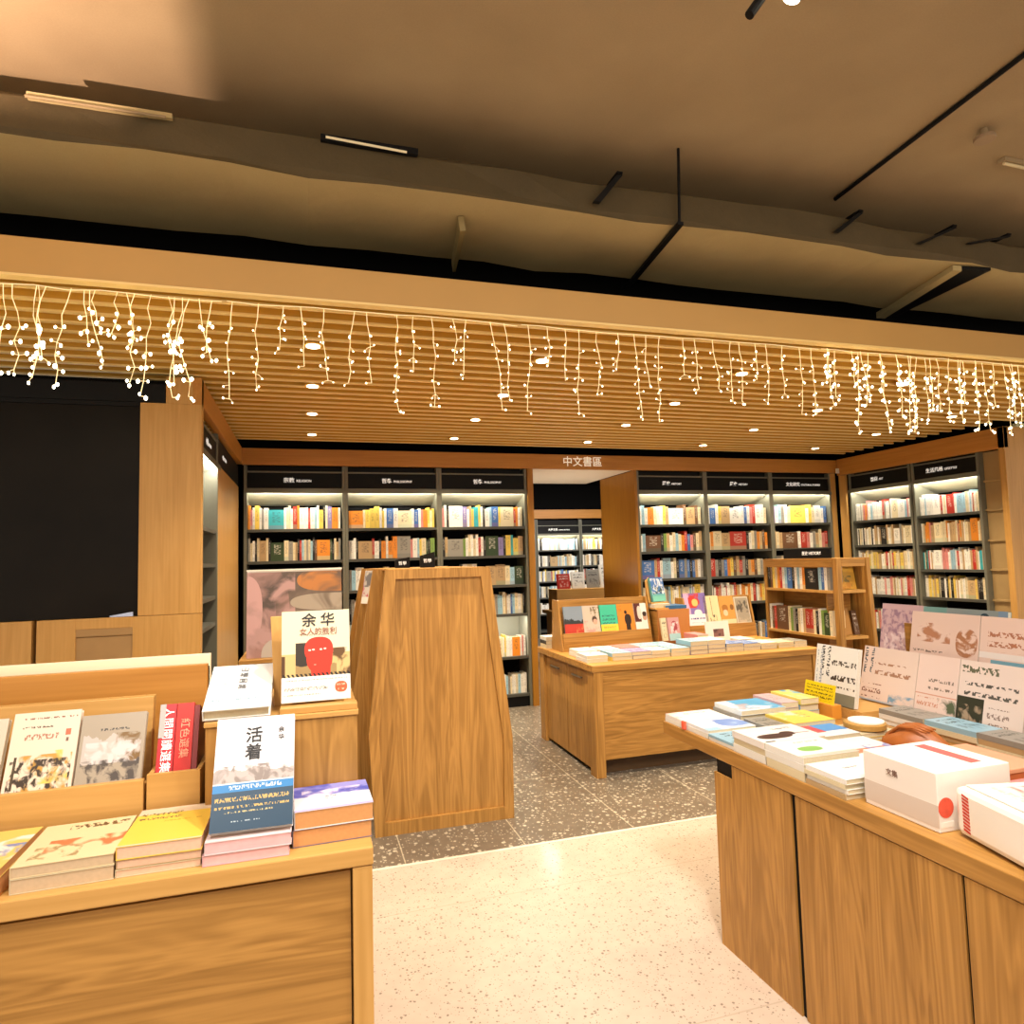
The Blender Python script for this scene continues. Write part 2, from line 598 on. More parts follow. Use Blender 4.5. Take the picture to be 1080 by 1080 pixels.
m = MB(); m.box(-4, 9.5, 3.62, 3.66, 2.83, 3.459)  # added black sheet that keeps the gap between duct and fascia dark
struct(m.build('wall_dark_gap', VOID))
# dark voids above the beams
m = MB()
m.box(-4, 9.5, 7.0, 7.05, 2.46, 3.459); m.box(-4, 9.5, BY + 0.02, 7.05, 2.6, 2.62)
struct(m.build('wall_above_bookcases', VOID))
m = MB(); m.box(RX + 0.6, RX + 0.65, 4.5, 7.0, 2.4, 3.459); m.box(RX + 0.04, RX + 0.6, 4.52, 7.0, 2.598, 2.606)
struct(m.build('wall_above_right', VOID))
# back wall behind the bookcases
m = MB()
m.box(-1.4, 2.2, 6.97, 7.02, 0, 2.6); m.box(3.46, 6.9, 6.97, 7.02, 0, 2.6)
struct(m.build('wall_back', VOID))
m = MB(); m.box(RX + 0.42, RX + 0.47, 4.5, 7.0, 0, 2.6)
struct(m.build('wall_right', VOID))
m = MB(); m.box(-1.05, -1.0, 4.27, 7.0, 0, 2.6)
struct(m.build('wall_left', VOID))

# wooden beams round the shop
m = MB(); m.box(LX, 2.2, BY - 0.03, BY + 0.02, 2.45, 2.605); m.box(2.2, RX, BY - 0.03, BY + 0.02, 2.45, 2.605)
beam = struct(m.build('trim_beam_back', BEAM, bevel=0.002))
lettering('中文書區', 0.115, beam, Vector((2.81, BY - 0.0315, 2.525)) - beam.location, FRONT, LETTERCREAM, bold=0.001)
m = MB(); m.box(LX - 0.05, LX, 4.17, BY - 0.03, 2.45, 2.605)
struct(m.build('trim_beam_left', BEAMY, bevel=0.002))
m = MB(); m.box(RX, RX + 0.05, 4.5, BY - 0.03, 2.415, 2.612)
struct(m.build('trim_beam_right', BEAMY, bevel=0.002))
m = MB(); m.box(RX - 0.035, RX - 0.005, BY - 0.075, BY - 0.045, 2.44, 2.5)
sens = m.build('sensor', WHITE, bevel=0.004)
tag(sens, 'small white sensor in the corner where the back and right beams meet', 'sensor')

# left wall: wooden column with dark glass panel beside it
m = MB()
m.box(-0.921, LX, 4.17, 4.24, 1.245, 2.452); m.box(-0.79, LX, 4.172, 4.24, 2.452, 2.61)
struct(m.build('wall_left_column', PZ, bevel=0.002))
m = MB(); m.box(-2.8, -0.922, 4.19, 4.24, 1.246, 2.429)
dark = tag(m.build('dark_glass_panel', GLASSBLK), 'large black glossy wall panel beside the wooden column', 'wall panel')
m = MB(); m.box(-2.8, -0.795, 4.176, 4.24, 2.456, 2.565); m.box(-2.8, -0.925, 4.18, 4.24, 2.43, 2.4555)
tag(m.build('panel_header', BLACK, bevel=0.002), 'black header box along the top of the black wall panel', 'header box')
m = MB(); m.box(-2.8, LX - 0.005, 4.243, 4.255, 0, 2.6)
struct(m.build('wall_behind_panel', VOID))


def base_unit(x0, x1, grille, label):
    t = thing('base_cabinet', label, 'cabinet', ((x0 + x1) / 2, 4.2, 0))
    m = MB(); m.box(x0, x1, 4.1905, 4.24, 0.02, 1.243)
    m.build('body', PX, t)
    m = MB()
    if grille:
        gx0, gx1 = -1.22, -0.945
        m.box(x0, gx0, 4.17, 4.19, 0.03, 1.243); m.box(gx1, x1, 4.17, 4.19, 0.03, 1.243)
        m.box(gx0, gx1, 4.17, 4.19, 1.185, 1.243); m.box(gx0, gx1, 4.17, 4.19, 0.03, 0.9)
        m.build('front_panel', PZ, t, bevel=0.0015)
        g = MB(); g.box(gx0, gx1, 4.178, 4.19, 0.9, 1.14); g.box(gx0, gx1, 4.172, 4.19, 1.145, 1.185)
        tag(g.build('inset_panel', plain('dull_oak', hx('a37f4d'), 0.6, noise=0.1, scale=12), t, bevel=0.001), 'duller inset panel')
    else:
        m.box(x0, x1, 4.17, 4.19, 0.03, 1.243)
        m.build('front_panel', PZ, t, bevel=0.0015)


base_unit(-1.403, LX, True, 'pale oak base cabinet with a dull inset panel below the wooden column')
base_unit(-2.6, -1.425, False, 'plain pale oak base cabinet under the black panel at the picture edge')
m = MB()
m.hexa([(-1.06, 4.172, 1.2445), (-0.945, 4.172, 1.2445), (-0.945, 4.187, 1.2445), (-1.05, 4.187, 1.2445), (-1.06, 4.172, 1.252), (-0.945, 4.172, 1.27), (-0.945, 4.187, 1.27), (-1.05, 4.187, 1.252)])
tag(m.build('leaflet_pad', plain('blue_white_paper', hx('b8c6e8'), 0.5, noise=0.3, scale=14), bevel=0.002), 'small blue and white pad on the ledge under the black panel', 'paper pad')

# right pillar front with the cove beyond
m = MB(); m.box(RX, 8.5, 4.5, 4.56, 0, 2.612)
struct(m.build('wall_right_pillar', PZ))
m = MB(); m.box(RX + 0.12, RX + 0.62, 4.46, 4.50, 2.612, 2.64)
tag(m.build('cable_box', plain('pale_green_plastic', hx('bfc7a8'), 0.3), bevel=0.004), 'pale green plastic strip on top of the right wooden pillar', 'plastic strip')

# opening in the back wall and the passage behind it
m = MB(); m.box(2.183, 2.245, BY - 0.02, 7.45, 0, 2.45)
struct(m.build('trim_opening_left', AMBER, bevel=0.002))
m = MB(); m.box(3.425, 3.455, BY - 0.02, 7.46, 0, 2.45)
struct(m.build('trim_opening_right', AMBER, bevel=0.002))
m = MB(); m.box(2.245, 3.425, BY + 0.02, 7.9, 2.455, 2.6)
struct(m.build('ceiling_passage', plain('cream_soffit', hx('efe0c4'), 0.6)))
lamp('passage_fill', 'AREA', (2.85, 7.3, 1.2), 6, SOFT, (2.85, 7.25, 2.4), size=0.3, size_y=0.3)  # added unseen lamp, aimed up to brighten the passage soffit
m = MB(); m.box(0, 9.5, 12.4, 12.46, 0, 3.459)
struct(m.build('wall_far', VOID))
m = MB(); m.box(2.0, 8.0, 11.95, 12.0, 2.27, 2.44)
struct(m.build('trim_beam_far', BEAM))
m = MB(); m.box(2.3, 7.5, 7.9, 12.4, 2.98, 3.02)
struct(m.build('ceiling_far', VOID))
m = MB(); m.box(1.2, 1.25, 7.02, 12.4, 0, 3.0)
struct(m.build('wall_far_left', VOID))
m = MB(); m.box(8.4, 8.45, 7.05, 12.4, 0, 3.0)
struct(m.build('wall_far_right', VOID))

# ------------------------------------------------------------------ duct and things on the slab
m = MB()
prof = [(2.72, 3.12), (2.735, 3.10), (3.36, 3.10), (3.42, 3.14), (3.42, 3.24), (3.38, 3.27), (2.77, 3.27), (2.72, 3.245)]
xs = [-4.5 + 0.3 * i for i in range(47)]
rr = random.Random(3)
rings = []
for x in xs:
    rings.append([(x, yy + rr.uniform(-0.014, 0.012), zz + rr.uniform(-0.012, 0.010)) for yy, zz in prof])
for A, B in zip(rings, rings[1:]):
    for i in range(8):
        j = (i + 1) % 8
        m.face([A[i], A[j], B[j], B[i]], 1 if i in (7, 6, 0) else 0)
m.face(rings[0][::-1]); m.face(rings[-1])
bmd = m
duct = thing('air_duct', 'long brown insulated air duct running under the dark slab above the fascia', 'duct', (1.5, 3.07, 3.1))
o = bmd.build('duct_body', [DUCTM, DUCTDARK], duct)
bpy.context.view_layer.objects.active = o
w = bmesh.new(); w.from_mesh(o.data); bmesh.ops.remove_doubles(w, verts=w.verts, dist=0.0005); w.to_mesh(o.data); w.free()
for p in o.data.polygons:
    p.use_smooth = False
# folded seam with a dark gap at the right
m = MB()
m.hexa([(3.55, 2.76, 3.082), (3.75, 2.73, 3.082), (3.80, 3.44, 3.07), (3.72, 3.46, 3.07), (3.55, 2.76, 3.10), (3.75, 2.73, 3.10), (3.80, 3.44, 3.10), (3.72, 3.46, 3.10)])
m.build('open_seam', BLACK, duct)
m = MB()
m.hexa([(3.50, 2.76, 3.07), (3.56, 2.755, 3.07), (3.73, 3.45, 3.06), (3.67, 3.46, 3.06), (3.50, 2.76, 3.1), (3.56, 2.755, 3.1), (3.73, 3.45, 3.1), (3.67, 3.46, 3.1)])
m.build('folded_flange', DUCTM, duct)
m = MB()
m.hexa([(0.675, 2.91, 3.03), (0.70, 2.90, 3.03), (0.75, 3.36, 3.04), (0.735, 3.37, 3.04), (0.665, 2.91, 3.1), (0.69, 2.90, 3.1), (0.745, 3.36, 3.1), (0.73, 3.37, 3.1)])
m.build('hanging_flap', plain('flap_foil', hx('8c7a4c'), 0.5), duct)
# hanger: rod from the slab, strap under the duct
h = thing('duct_hanger', 'thin black rod and strap hanging the air duct in mid ceiling', 'hanger', (1.72, 3.0, 3.085))
m = MB(); m.tube([(1.712, 2.69, 3.459), (1.71, 2.69, 3.40), (1.70, 2.69, 3.088)], 0.007, 6); m.build('rod', BLACK, h)
m = MB(); m.hexa([(1.685, 2.68, 3.072), (1.715, 2.68, 3.072), (1.81, 3.45, 3.072), (1.78, 3.45, 3.072), (1.685, 2.68, 3.088), (1.715, 2.68, 3.088), (1.81, 3.45, 3.088), (1.78, 3.45, 3.088)]); m.build('strap', BLACK, h)
SHORTGEO = {1.27: (0.12, 3.13, 3.275), 2.63: (0.16, 3.155, 3.275), 3.19: (0.25, 3.16, 3.275), 3.55: (0.30, 3.2, 3.275)}
SHORT = [(1.27, 'short black bracket on the duct left of the hanger rod'), (2.63, 'short black bracket on the duct below the slanting cable'),
         (3.19, 'short black bracket on the duct, second from the right edge'), (3.55, 'short black bracket on the duct closest to the right edge')]
for x, lb in SHORT:
    t = thing('duct_bracket', lb, 'bracket', (x, 2.71, 3.15), group='black duct brackets')
    dx, z0, z1 = SHORTGEO[x]
    m = MB(); m.hexa([(x - 0.018, 2.68, z0), (x + 0.018, 2.68, z0), (x + 0.018, 2.703, z0), (x - 0.018, 2.703, z0), (x + dx - 0.014, 2.68, z1), (x + dx + 0.014, 2.68, z1), (x + dx + 0.014, 2.703, z1), (x + dx - 0.014, 2.703, z1)])
    m.build('arm', BLACK, t)
    m = MB(); m.box(x + dx - 0.014, x + dx + 0.014, 2.68, 2.80, z1 + 0.006, z1 + 0.016); m.build('hook', BLACK, t)
t = thing('linear_light', 'short white light tube fixed along the front of the air duct', 'light tube', (0.24, 2.69, 3.2))
m = MB(); m.tube([(0.07, 2.69, 3.245), (0.40, 2.69, 3.232)], 0.005, 8); m.build('tube', plain('pale_tube', hx('d8c79a'), 0.4, emit=(1, .85, .55), strength=0.12), t)
m = MB(); m.box(0.05, 0.45, 2.698, 2.722, 3.235, 3.262); m.build('batten', BLACK, t)
t = thing('linear_light', 'pale light tube along the duct at the upper left', 'light tube', (-0.8, 2.69, 3.2))
m = MB(); m.tube([(-0.98, 2.69, 3.225), (-0.52, 2.69, 3.225)], 0.006, 8); m.build('tube', plain('dull_tube', hx('8c7856'), 0.5), t)
m = MB(); m.box(-0.98, -0.5, 2.698, 2.722, 3.23, 3.25); m.build('batten', DUCTM, t)
m = MB(); m.tube([(2.80, 2.86, 3.448), (2.70, 1.35, 3.448)], 0.011, 8)
tag(m.build('conduit', BLACK), 'thin black cable running straight along the dark slab at the right', 'cable')
# added open-topped lamp box, unseen past the left edge, shaping the slab's square wash
t = thing('added_uplight', 'added black lamp box shaping the slab wash, unseen beyond the left picture edge', 'added_uplight', (-1.36, 2.1, 2.59))
ux, uy, uz = -1.36, 2.1, 2.60
m = MB(); m.box(ux - 0.062, ux - 0.0555, uy - 0.058, uy + 0.058, uz - 0.02, uz + 0.05); m.box(ux + 0.0555, ux + 0.062, uy - 0.058, uy + 0.058, uz - 0.02, uz + 0.05)
m.box(ux - 0.0553, ux + 0.0553, uy - 0.058, uy - 0.0515, uz - 0.02, uz + 0.05); m.box(ux - 0.0553, ux + 0.0553, uy + 0.0515, uy + 0.058, uz - 0.02, uz + 0.05)
m.box(ux - 0.0553, ux + 0.0553, uy - 0.0513, uy + 0.0513, uz - 0.02, uz - 0.014); m.build('housing', VOID, t)
m = MB(); m.tube([(ux - 0.063, uy, uz), (ux - 1.15, uy, uz), (ux - 1.16, uy, 3.459)], 0.01, 8); m.build('hanger_arm', BLACK, t)
l = lamp('added_uplight_glow', 'POINT', (0, 0, 0.01), 95, (1.0, 0.70, 0.56), size=0.004); l.parent = t
t = thing('sprinkler', 'round ceiling sprinkler plate hanging from the slab at the upper right', 'sprinkler', (3.05, 2.20, 3.4))
m = MB(); m.cyl((3.045, 2.196, 3.405), 0.045, 0.018); m.build('plate', plain('beige_plate', hx('9a8264'), 0.5), t, bevel=0.003)
m = MB(); m.cyl((3.045, 2.196, 3.4235), 0.015, 0.0365); m.build('drop_pipe', SLAB, t)
t = thing('track_light', 'black track spotlight with a glowing lens at the top of the picture', 'spotlight', (1.43, 1.74, 3.3))
m = MB(); m.tube([(1.50, 1.72, 3.42), (1.40, 1.74, 3.276)], 0.016, 12); m.build('arm', BLACK, t)
m = MB(); m.tube([(1.585, 1.70, 3.44), (1.565, 1.725, 3.368)], 0.034, 16); m.build('lamp_head', BLACK, t)
m = MB(); m.tube([(1.5648, 1.7252, 3.3675), (1.5625, 1.728, 3.359)], 0.028, 16); m.build('lens', LENS, t)
m = MB(); m.box(1.45, 1.64, 1.68, 1.74, 3.45, 3.48); m.tube([(1.50, 1.72, 3.415), (1.50, 1.72, 3.452)], 0.01, 8); m.tube([(1.585, 1.70, 3.435), (1.585, 1.70, 3.452)], 0.01, 8); m.build('track_plate', BLACK, t)
t = thing('linear_light', 'pale short light tube above the air duct at the right edge', 'light tube', (3.55, 2.35, 3.44))

# (the last tube sits just inside the right edge)
m = MB(); m.tube([(3.37, 2.345, 3.432), (3.75, 2.35, 3.432)], 0.008, 8); m.build('tube', plain('pale_tube', hx('d8c79a'), 0.4), t)
m = MB(); m.box(3.36, 3.8, 2.33, 2.37, 3.44, 3.46); m.build('batten', SLAB, t)

# ------------------------------------------------------------------ downlights between the slats
ORD = ['first', 'second', 'third', 'fourth', 'fifth', 'sixth', 'seventh', 'eighth', 'ninth', 'tenth', 'eleventh', 'twelfth', 'thirteenth', 'fourteenth',
       'fifteenth', 'sixteenth', 'seventeenth', 'eighteenth', 'nineteenth', 'twentieth']
ORD += ['twenty-' + o for o in ORD[:9]] + ['thirtieth'] + ['thirty-' + o for o in ORD[:9]]
dl = 0
for r, yy in enumerate((3.57, 4.39, 5.21, 6.05)):
    for c, xx in enumerate((0.02, 1.3, 2.66, 3.98, 5.42)):
        t = thing('downlight', f'recessed round downlight in the slats, {ORD[r]} row from the fascia, {ORD[c]} from the left', 'downlight', (xx, yy, 2.652), group='downlights in the slatted ceiling')
        m = MB(); m.tube([(xx, yy, 2.652), (xx, yy, 2.74)], 0.045, 20, cap=False); m.tube([(xx, yy, 2.652), (xx, yy, 2.658)], 0.052, 20); m.build('housing', SLAT, t)
        m = MB(); m.cyl((xx, yy, 2.647), 0.036, 0.004, n=20); m.build('lens', LENS, t)
        l = lamp('downlight_beam', 'SPOT', (0, 0, -0.012), 95, WARM, size=0.03, cone=110, blend=0.8)
        l.parent = t

# ------------------------------------------------------------------ shelved books
PAL = {'w': 'f1eee4', 'c': 'e4d6b0', 'y': 'e8c95a', 'o': 'e08a28', 'r': 'b93426', 'p': 'd98a84', 't': '3aa9b4', 'b': '3d6db0', 'l': '9cc4d6', 'g': '7fa04a',
       'd': '2f4425', 'k': '1c1a18', 'n': '6b4a30', 'v': '8a7fb4', 's': '98948a', 'T': 'c2a274'}
CNAME = {'w': 'white', 'c': 'cream', 'y': 'yellow', 'o': 'orange', 'r': 'red', 'p': 'pink', 't': 'teal', 'b': 'blue', 'l': 'pale blue', 'g': 'green', 'd': 'dark green',
         'k': 'black', 'n': 'brown', 'v': 'lilac', 's': 'grey', 'T': 'tan'}
book_no = [0]


def shelf_book(mb, x0, x1, z0, h, depth, code, fx, r):
    """fx maps (along, inward, up) to world; spine outward"""
    base = hx(PAL[code])
    f = r.uniform(0.86, 1.08)
    colr = tuple(min(1, v * f) for v in base)
    book_no[0] += 1
    k = book_no[0]
    g = 0.0015
    x0 += g * 0.4; x1 -= g * 0.4
    spine = {2: [(k + 0.02, 0), (k + 0.98, 0), (k + 0.98, 1), (k + 0.02, 1)]}

    def bx(a0, a1, d0, d1, c0, c1, m_, uvs=None):
        P = [(a0, d0, c0), (a1, d0, c0), (a1, d1, c0), (a0, d1, c0), (a0, d0, c1), (a1, d0, c1), (a1, d1, c1), (a0, d1, c1)]
        mb.hexa([fx(*p) for p in P], m_, colr if m_ == 0 else (0.7, 0.62, 0.48), uvs)
    wide = x1 - x0 > 0.085
    if wide:      # face-out: cover towards the aisle, pages behind
        t = 0.025
        bx(x0, x1, 0, 0.003, z0, z0 + h, 0, spine)
        bx(x0 + 0.002, x1 - 0.004, 0.0031, t - 0.003, z0 + 0.002, z0 + h - 0.002, 1)
        bx(x0, x1, t - 0.0029, t, z0, z0 + h, 0)
    else:
        bx(x0, x1, 0, 0.0025, z0, z0 + h, 0, spine)
        bx(x0, x0 + 0.0018, 0.0026, depth, z0, z0 + h, 0)
        bx(x1 - 0.0018, x1, 0.0026, depth, z0, z0 + h, 0)
        bx(x0 + 0.0019, x1 - 0.0019, 0.0026, depth - 0.004, z0 + 0.002, z0 + h - 0.003, 1)


MIXES = ['wcwsTwcwkwlc', 'wcyoTcrwwscw', 'swblwcskwTcl', 'wocTywcnpwkw', 'wswclwcvwsyw']


def parse(s):
    return [(tok[0], int(tok[1:])) for tok in s.split()]


def random_row(r, mix, n=34):
    out = []
    for _ in range(n):
        out.append((r.choice(mix), r.choice((2, 3, 3, 4, 5)) if r.random() > 0.05 else 14))
    return out


def fill_row(row, a0, a1, z, fx, r, mb=None, labeler=None, hmax=0.225, depth=0.14, group=None):
    tot = sum(q for _, q in row)
    unit = (a1 - a0) / tot
    a = a0
    base_h = r.uniform(0.19, 0.205)
    for i, (c, q) in enumerate(row):
        wdt = unit * q
        h = min(hmax, base_h + r.choice((-0.02, -0.01, 0, 0, 0.004, 0.012, 0.025)))
        if labeler is None:
            shelf_book(mb, a, a + wdt, z, h, depth, c, fx, r)
        else:
            one = MB()
            shelf_book(one, a, a + wdt, z, h, depth, c, fx, r)
            o = one.build('shelved_book', [SPINE, PAPER])
            tag(o, labeler(c, i, wdt), 'book', group)
        a += wdt


loose = MB()     # the many small spines beyond the ones built one by one


# ------------------------------------------------------------------ bookcases
LASTCASE = ['']


def bookcase(label, sign, a0, a1, fx, shelves, depth=0.36, top=2.2, sign_z=(2.235, 2.425), head=2.45, rot=FRONT, low_light=True, zscale=1.0, group=None, led=True):
    """a: along the wall, d: inward, z: up"""
    c = fx((a0 + a1) / 2, 0, 0)
    t = thing('bookcase', label, 'bookcase', c, group=group)

    def bx(mb, A0, A1, D0, D1, Z0, Z1, m_=0):
        P = [(A0, D0, Z0), (A1, D0, Z0), (A1, D1, Z0), (A0, D1, Z0), (A0, D0, Z1), (A1, D0, Z1), (A1, D1, Z1), (A0, D1, Z1)]
        mb.hexa([fx(*p) for p in P], m_)
    for s in (0, 1):
        m = MB()
        if s == 0:
            bx(m, a0 + 0.001, a0 + 0.027, 0, depth, 0.0, head - 0.004)
        else:
            bx(m, a1 - 0.027, a1 - 0.001, 0, depth, 0.0, head - 0.004)
        m.build('side_panel', GREYMET, t)
    m = MB(); bx(m, a0 + 0.028, a1 - 0.028, depth - 0.02, depth, 0.0, top); m.build('back_panel', BACKBLACK, t)
    m = MB()
    A0, A1 = a0 + 0.028, a1 - 0.028
    m.hexa([fx(*p) for p in ((A0, 0.013, top - 0.001), (A1, 0.013, top - 0.001), (A1, 0.30, top - 0.11), (A0, 0.30, top - 0.11), (A0, 0.013, top + 0.01), (A1, 0.013, top + 0.01), (A1, 0.30, top - 0.10), (A0, 0.30, top - 0.10))])
    tag(m.build('canopy', CANOPY, t), 'pale lit canopy')
    m = MB(); bx(m, a0 + 0.002, a1 - 0.002, -0.016, -0.013, top - 0.015, top + 0.02); m.build('light_lip', GREYMET, t)
    for z in shelves:
        m = MB(); bx(m, a0 + 0.028, a1 - 0.028, 0.008, depth - 0.021, z - 0.026, z); m.build('shelf', SHELFGREY, t)
    m = MB(); bx(m, a0 + 0.028, a1 - 0.028, 0.02, depth - 0.021, 0.0, shelves[-1] - 0.027); m.build('plinth', BLACK, t)
    m = MB(); bx(m, a0 + 0.03, a1 - 0.03, 0.01, 0.03, sign_z[0], sign_z[1] - 0.045); bx(m, a0 + 0.03, a1 - 0.03, 0.06, 0.07, sign_z[1] - 0.04, head - 0.004)
    sg = m.build('sign_panel', BLACK, t)
    m = MB(); bx(m, a0 + 0.028, a1 - 0.028, 0.004, 0.012, sign_z[0] - 0.012, sign_z[0] - 0.002); bx(m, a0 + 0.028, a1 - 0.028, 0.004, 0.03, sign_z[1] - 0.044, sign_z[1] - 0.03)
    m.build('sign_frame', GREYMET, t)
    if sign:
        pos = Vector(fx((a0 + a1) / 2, 0.0092, (sign_z[0] + sign_z[1] - 0.045) / 2)) - Vector(c)
        zh, en = sign
        ax = Vector(fx(1, 0, 0)) - Vector(fx(0, 0, 0))
        lettering(zh, 0.05 * zscale, sg, pos - ax * 0.008, rot, LETTER, bold=0.0008, align='RIGHT')
        lettering(en, 0.031 * zscale, sg, pos + ax * 0.008 - Vector((0, 0, 0.004)), rot, LETTER, bold=0.0006, align='LEFT')
    if led:
        p0 = Vector(fx((a0 + a1) / 2, -0.004, top - 0.007)); p1 = Vector(fx((a0 + a1) / 2, 0.30, top - 0.19))
        l = lamp('shelf_light', 'AREA', p0 - Vector(c), 5.0 * zscale, (1.0, 0.93, 0.78), p1 - Vector(c), size=(a1 - a0) * 0.9, size_y=0.012)
        if rot == FACE_L or rot == FACE_R:
            l.data.size, l.data.size_y = 0.03, (a1 - a0) * 0.9
            l.rotation_euler = (0, 0, 0)
            d = (p1 - p0).normalized()
            l.rotation_euler = d.to_track_quat('-Z', 'Y').to_euler()
            l.data.size, l.data.size_y = (a1 - a0) * 0.9, 0.012
        l.parent = t
    LASTCASE[0] = t.name
    return t


def fx_back(a, d, z):
    return (a, BY + d, z)


def fx_right(a, d, z):      # a runs from far to near
    return (RX + 0.02 + d, -a, z)


def fx_left(a, d, z):
    return (LX - 0.02 - d, a, z)


def fx_far(a, d, z):
    return (a, 12.0 + d, z)


ZS = [1.847, 1.548, 1.245, 0.945, 0.51, 0.13]
BAYS_L = [(-0.588, 0.327, ('宗教', 'RELIGION'), 'RELIGION bookcase'), (0.327, 1.247, ('哲學', 'PHILOSOPHY'), 'first PHILOSOPHY bookcase'),
          (1.247, 2.18, ('哲學', 'PHILOSOPHY'), 'second PHILOSOPHY bookcase')]
BAYS_R = [(3.46, 4.33, ('歷史', 'HISTORY'), 'first HISTORY bookcase'), (4.33, 5.22, ('歷史', 'HISTORY'), 'second HISTORY bookcase'),
          (5.22, 6.09, ('文化研究', 'CULTURAL STUDIES'), 'CULTURAL STUDIES bookcase')]
CASE_L = ['black bookcase under the RELIGION sign in the back left corner', 'black bookcase with PHILOSOPHY sign, directly beside the RELIGION bookcase',
          'black bookcase with PHILOSOPHY sign, directly beside the opening to the far room', 'black bookcase with HISTORY sign, next to the opening and its wooden reveal',
          'black bookcase with HISTORY sign, between another HISTORY bookcase and CULTURAL STUDIES', 'black bookcase under the CULTURAL STUDIES sign on the back wall']
ROWS = {
    (0, 0): 'o1 p1 w1 y2 w1 s1 w2 t7 w1 c1 c1 w1 r2 o1 w2 w1 w1 r1 w2 l1 w1 y2 k1 c1 v2 o3 w1',
    (0, 1): 's1 c1 w1 k1 c1 T3 c1 k1 d6 c2 s2 c1 T1 k1 r1 l1 c1 s1 c1 l1 k1 n1 o6 d1 k1 c1 T1 s1',
    (1, 0): 'o6 c1 y2 y2 y2 w1 y1 w1 b3 w2 c6 w1 b2 w1 p1 o2 y1 c1 y1',
    (1, 1): 'w2 w1 k1 T6 r1 w2 k1 o2 w1 o2 o2 s6 p1 w2 l1 y1 c2 d1 k1 g2',
    (2, 0): 'p1 w1 k1 w6 v2 w1 T1 y1 t2 y1 w1 k1 w2 l1 b3 y1 c6 r1 o1 w1 c1',
    (2, 1): 'k1 T1 s6 g1 w1 c1 w1 c1 w1 r1 w1 k1 d5 v2 k1 y2 t1 y2 T2',
    (2, 2): 'c1 w1 k1 c1 w1 c1 w1 t2 T2 T2 c1 l1 d2',
    (3, 0): 'w1 l1 w1 o2 c1 w1 w1 y1 T1 w5 n1 T3 n1 c1', (3, 1): 'w1 l1 n5 k1 g1 T1 w1 c1 l1 c1 o1 r1 b1 p1 n1 c1 T1',
    (3, 2): 'b5 T1 r1 w1 l3 w1 c1 k1 b2 s1 b1 k1 b1 T1 w1 s1', (4, 0): 'w1 b2 w1 y1 T3 w4 w1 b1 w1 p1 r1 w2 w1 c1', (4, 1): 'c1 o1 c3 T3 r6 k1 w1 c1 s1 o1 T1 n1 o1',
    (4, 2): 'r2 s1 k1 s1 b1 o1 y1 n1 T1 r1 s1 k1 T1 o1 n1 c1 s1 T1 k1', (5, 0): 'v1 w1 l1 s1 w1 c1 y5 w1 y1 c1 w2 w1 b1', (5, 1): 'T1 c1 T1 n5 w1 r2 p1 w1 s1 T1 c1 p1 r1',
}
COUNT = {'individual': 0}
for bi, (a0, a1, sign, nm) in enumerate(BAYS_L + BAYS_R):
    bookcase(CASE_L[bi], sign, a0, a1, fx_back, ZS, group='back wall bookcases')
    if bi < 3:
        t = bpy.data.objects[LASTCASE[0]]
        m = MB(); m.box(a0 + 0.03, a1 - 0.03, BY + 0.325, BY + 0.338, 0.512, 0.917); m.box(a0 + 0.0285, a0 + 0.031, BY + 0.02, BY + 0.324, 0.512, 0.917); m.box(a1 - 0.031, a1 - 0.0285, BY + 0.02, BY + 0.324, 0.512, 0.917)
        tag(m.build('lit_niche', CANOPY, t), 'pale lit niche lining')
        l = lamp('shelf_light', 'AREA', (0, 0.02, 0.915), 3.0, (1.0, 0.93, 0.80), (0, 0.2, 0.6), size=0.8, size_y=0.02); l.parent = t
    for ri, z in enumerate(ZS):
        r = random.Random(bi * 31 + ri)
        row = parse(ROWS[(bi, ri)]) if (bi, ri) in ROWS else random_row(r, MIXES[(bi * 2 + ri) % 5], 32)
        if ri >= 4 and bi != 2:
            row = row[:30]

        def fxs(a, d, zz):
            return (a, BY + 0.05 + d, zz)
        if bi < 3 and ri < 2:
            shelf_nm = ('top', 'second')[ri]

            def lab(c, i, wdt, nm=nm, shelf_nm=shelf_nm):
                COUNT['individual'] += 1
                kind = 'face-out book' if wdt > 0.085 else 'book'
                return f'{CNAME[c]} {kind}, {ORD[i]} from the left on the {shelf_nm} shelf, {nm}'
            fill_row(row, a0 + 0.034, a1 - 0.045, z + 0.001, fxs, r, labeler=lab, group=f'books on the {shelf_nm} shelf, {nm}')
        else:
            fill_row(row, a0 + 0.034, a1 - 0.045, z + 0.001, fxs, r, mb=loose)
# end panel beside the CULTURAL STUDIES bookcase
m = MB(); m.box(6.092, 6.165, BY, BY + 0.05, 0, 2.446)
struct(m.build('trim_corner_post', PZ))
m = MB(); m.box(RX, RX + 0.03, 6.43, 6.53, 0, 2.41)
struct(m.build('trim_corner_post_right', PZ))

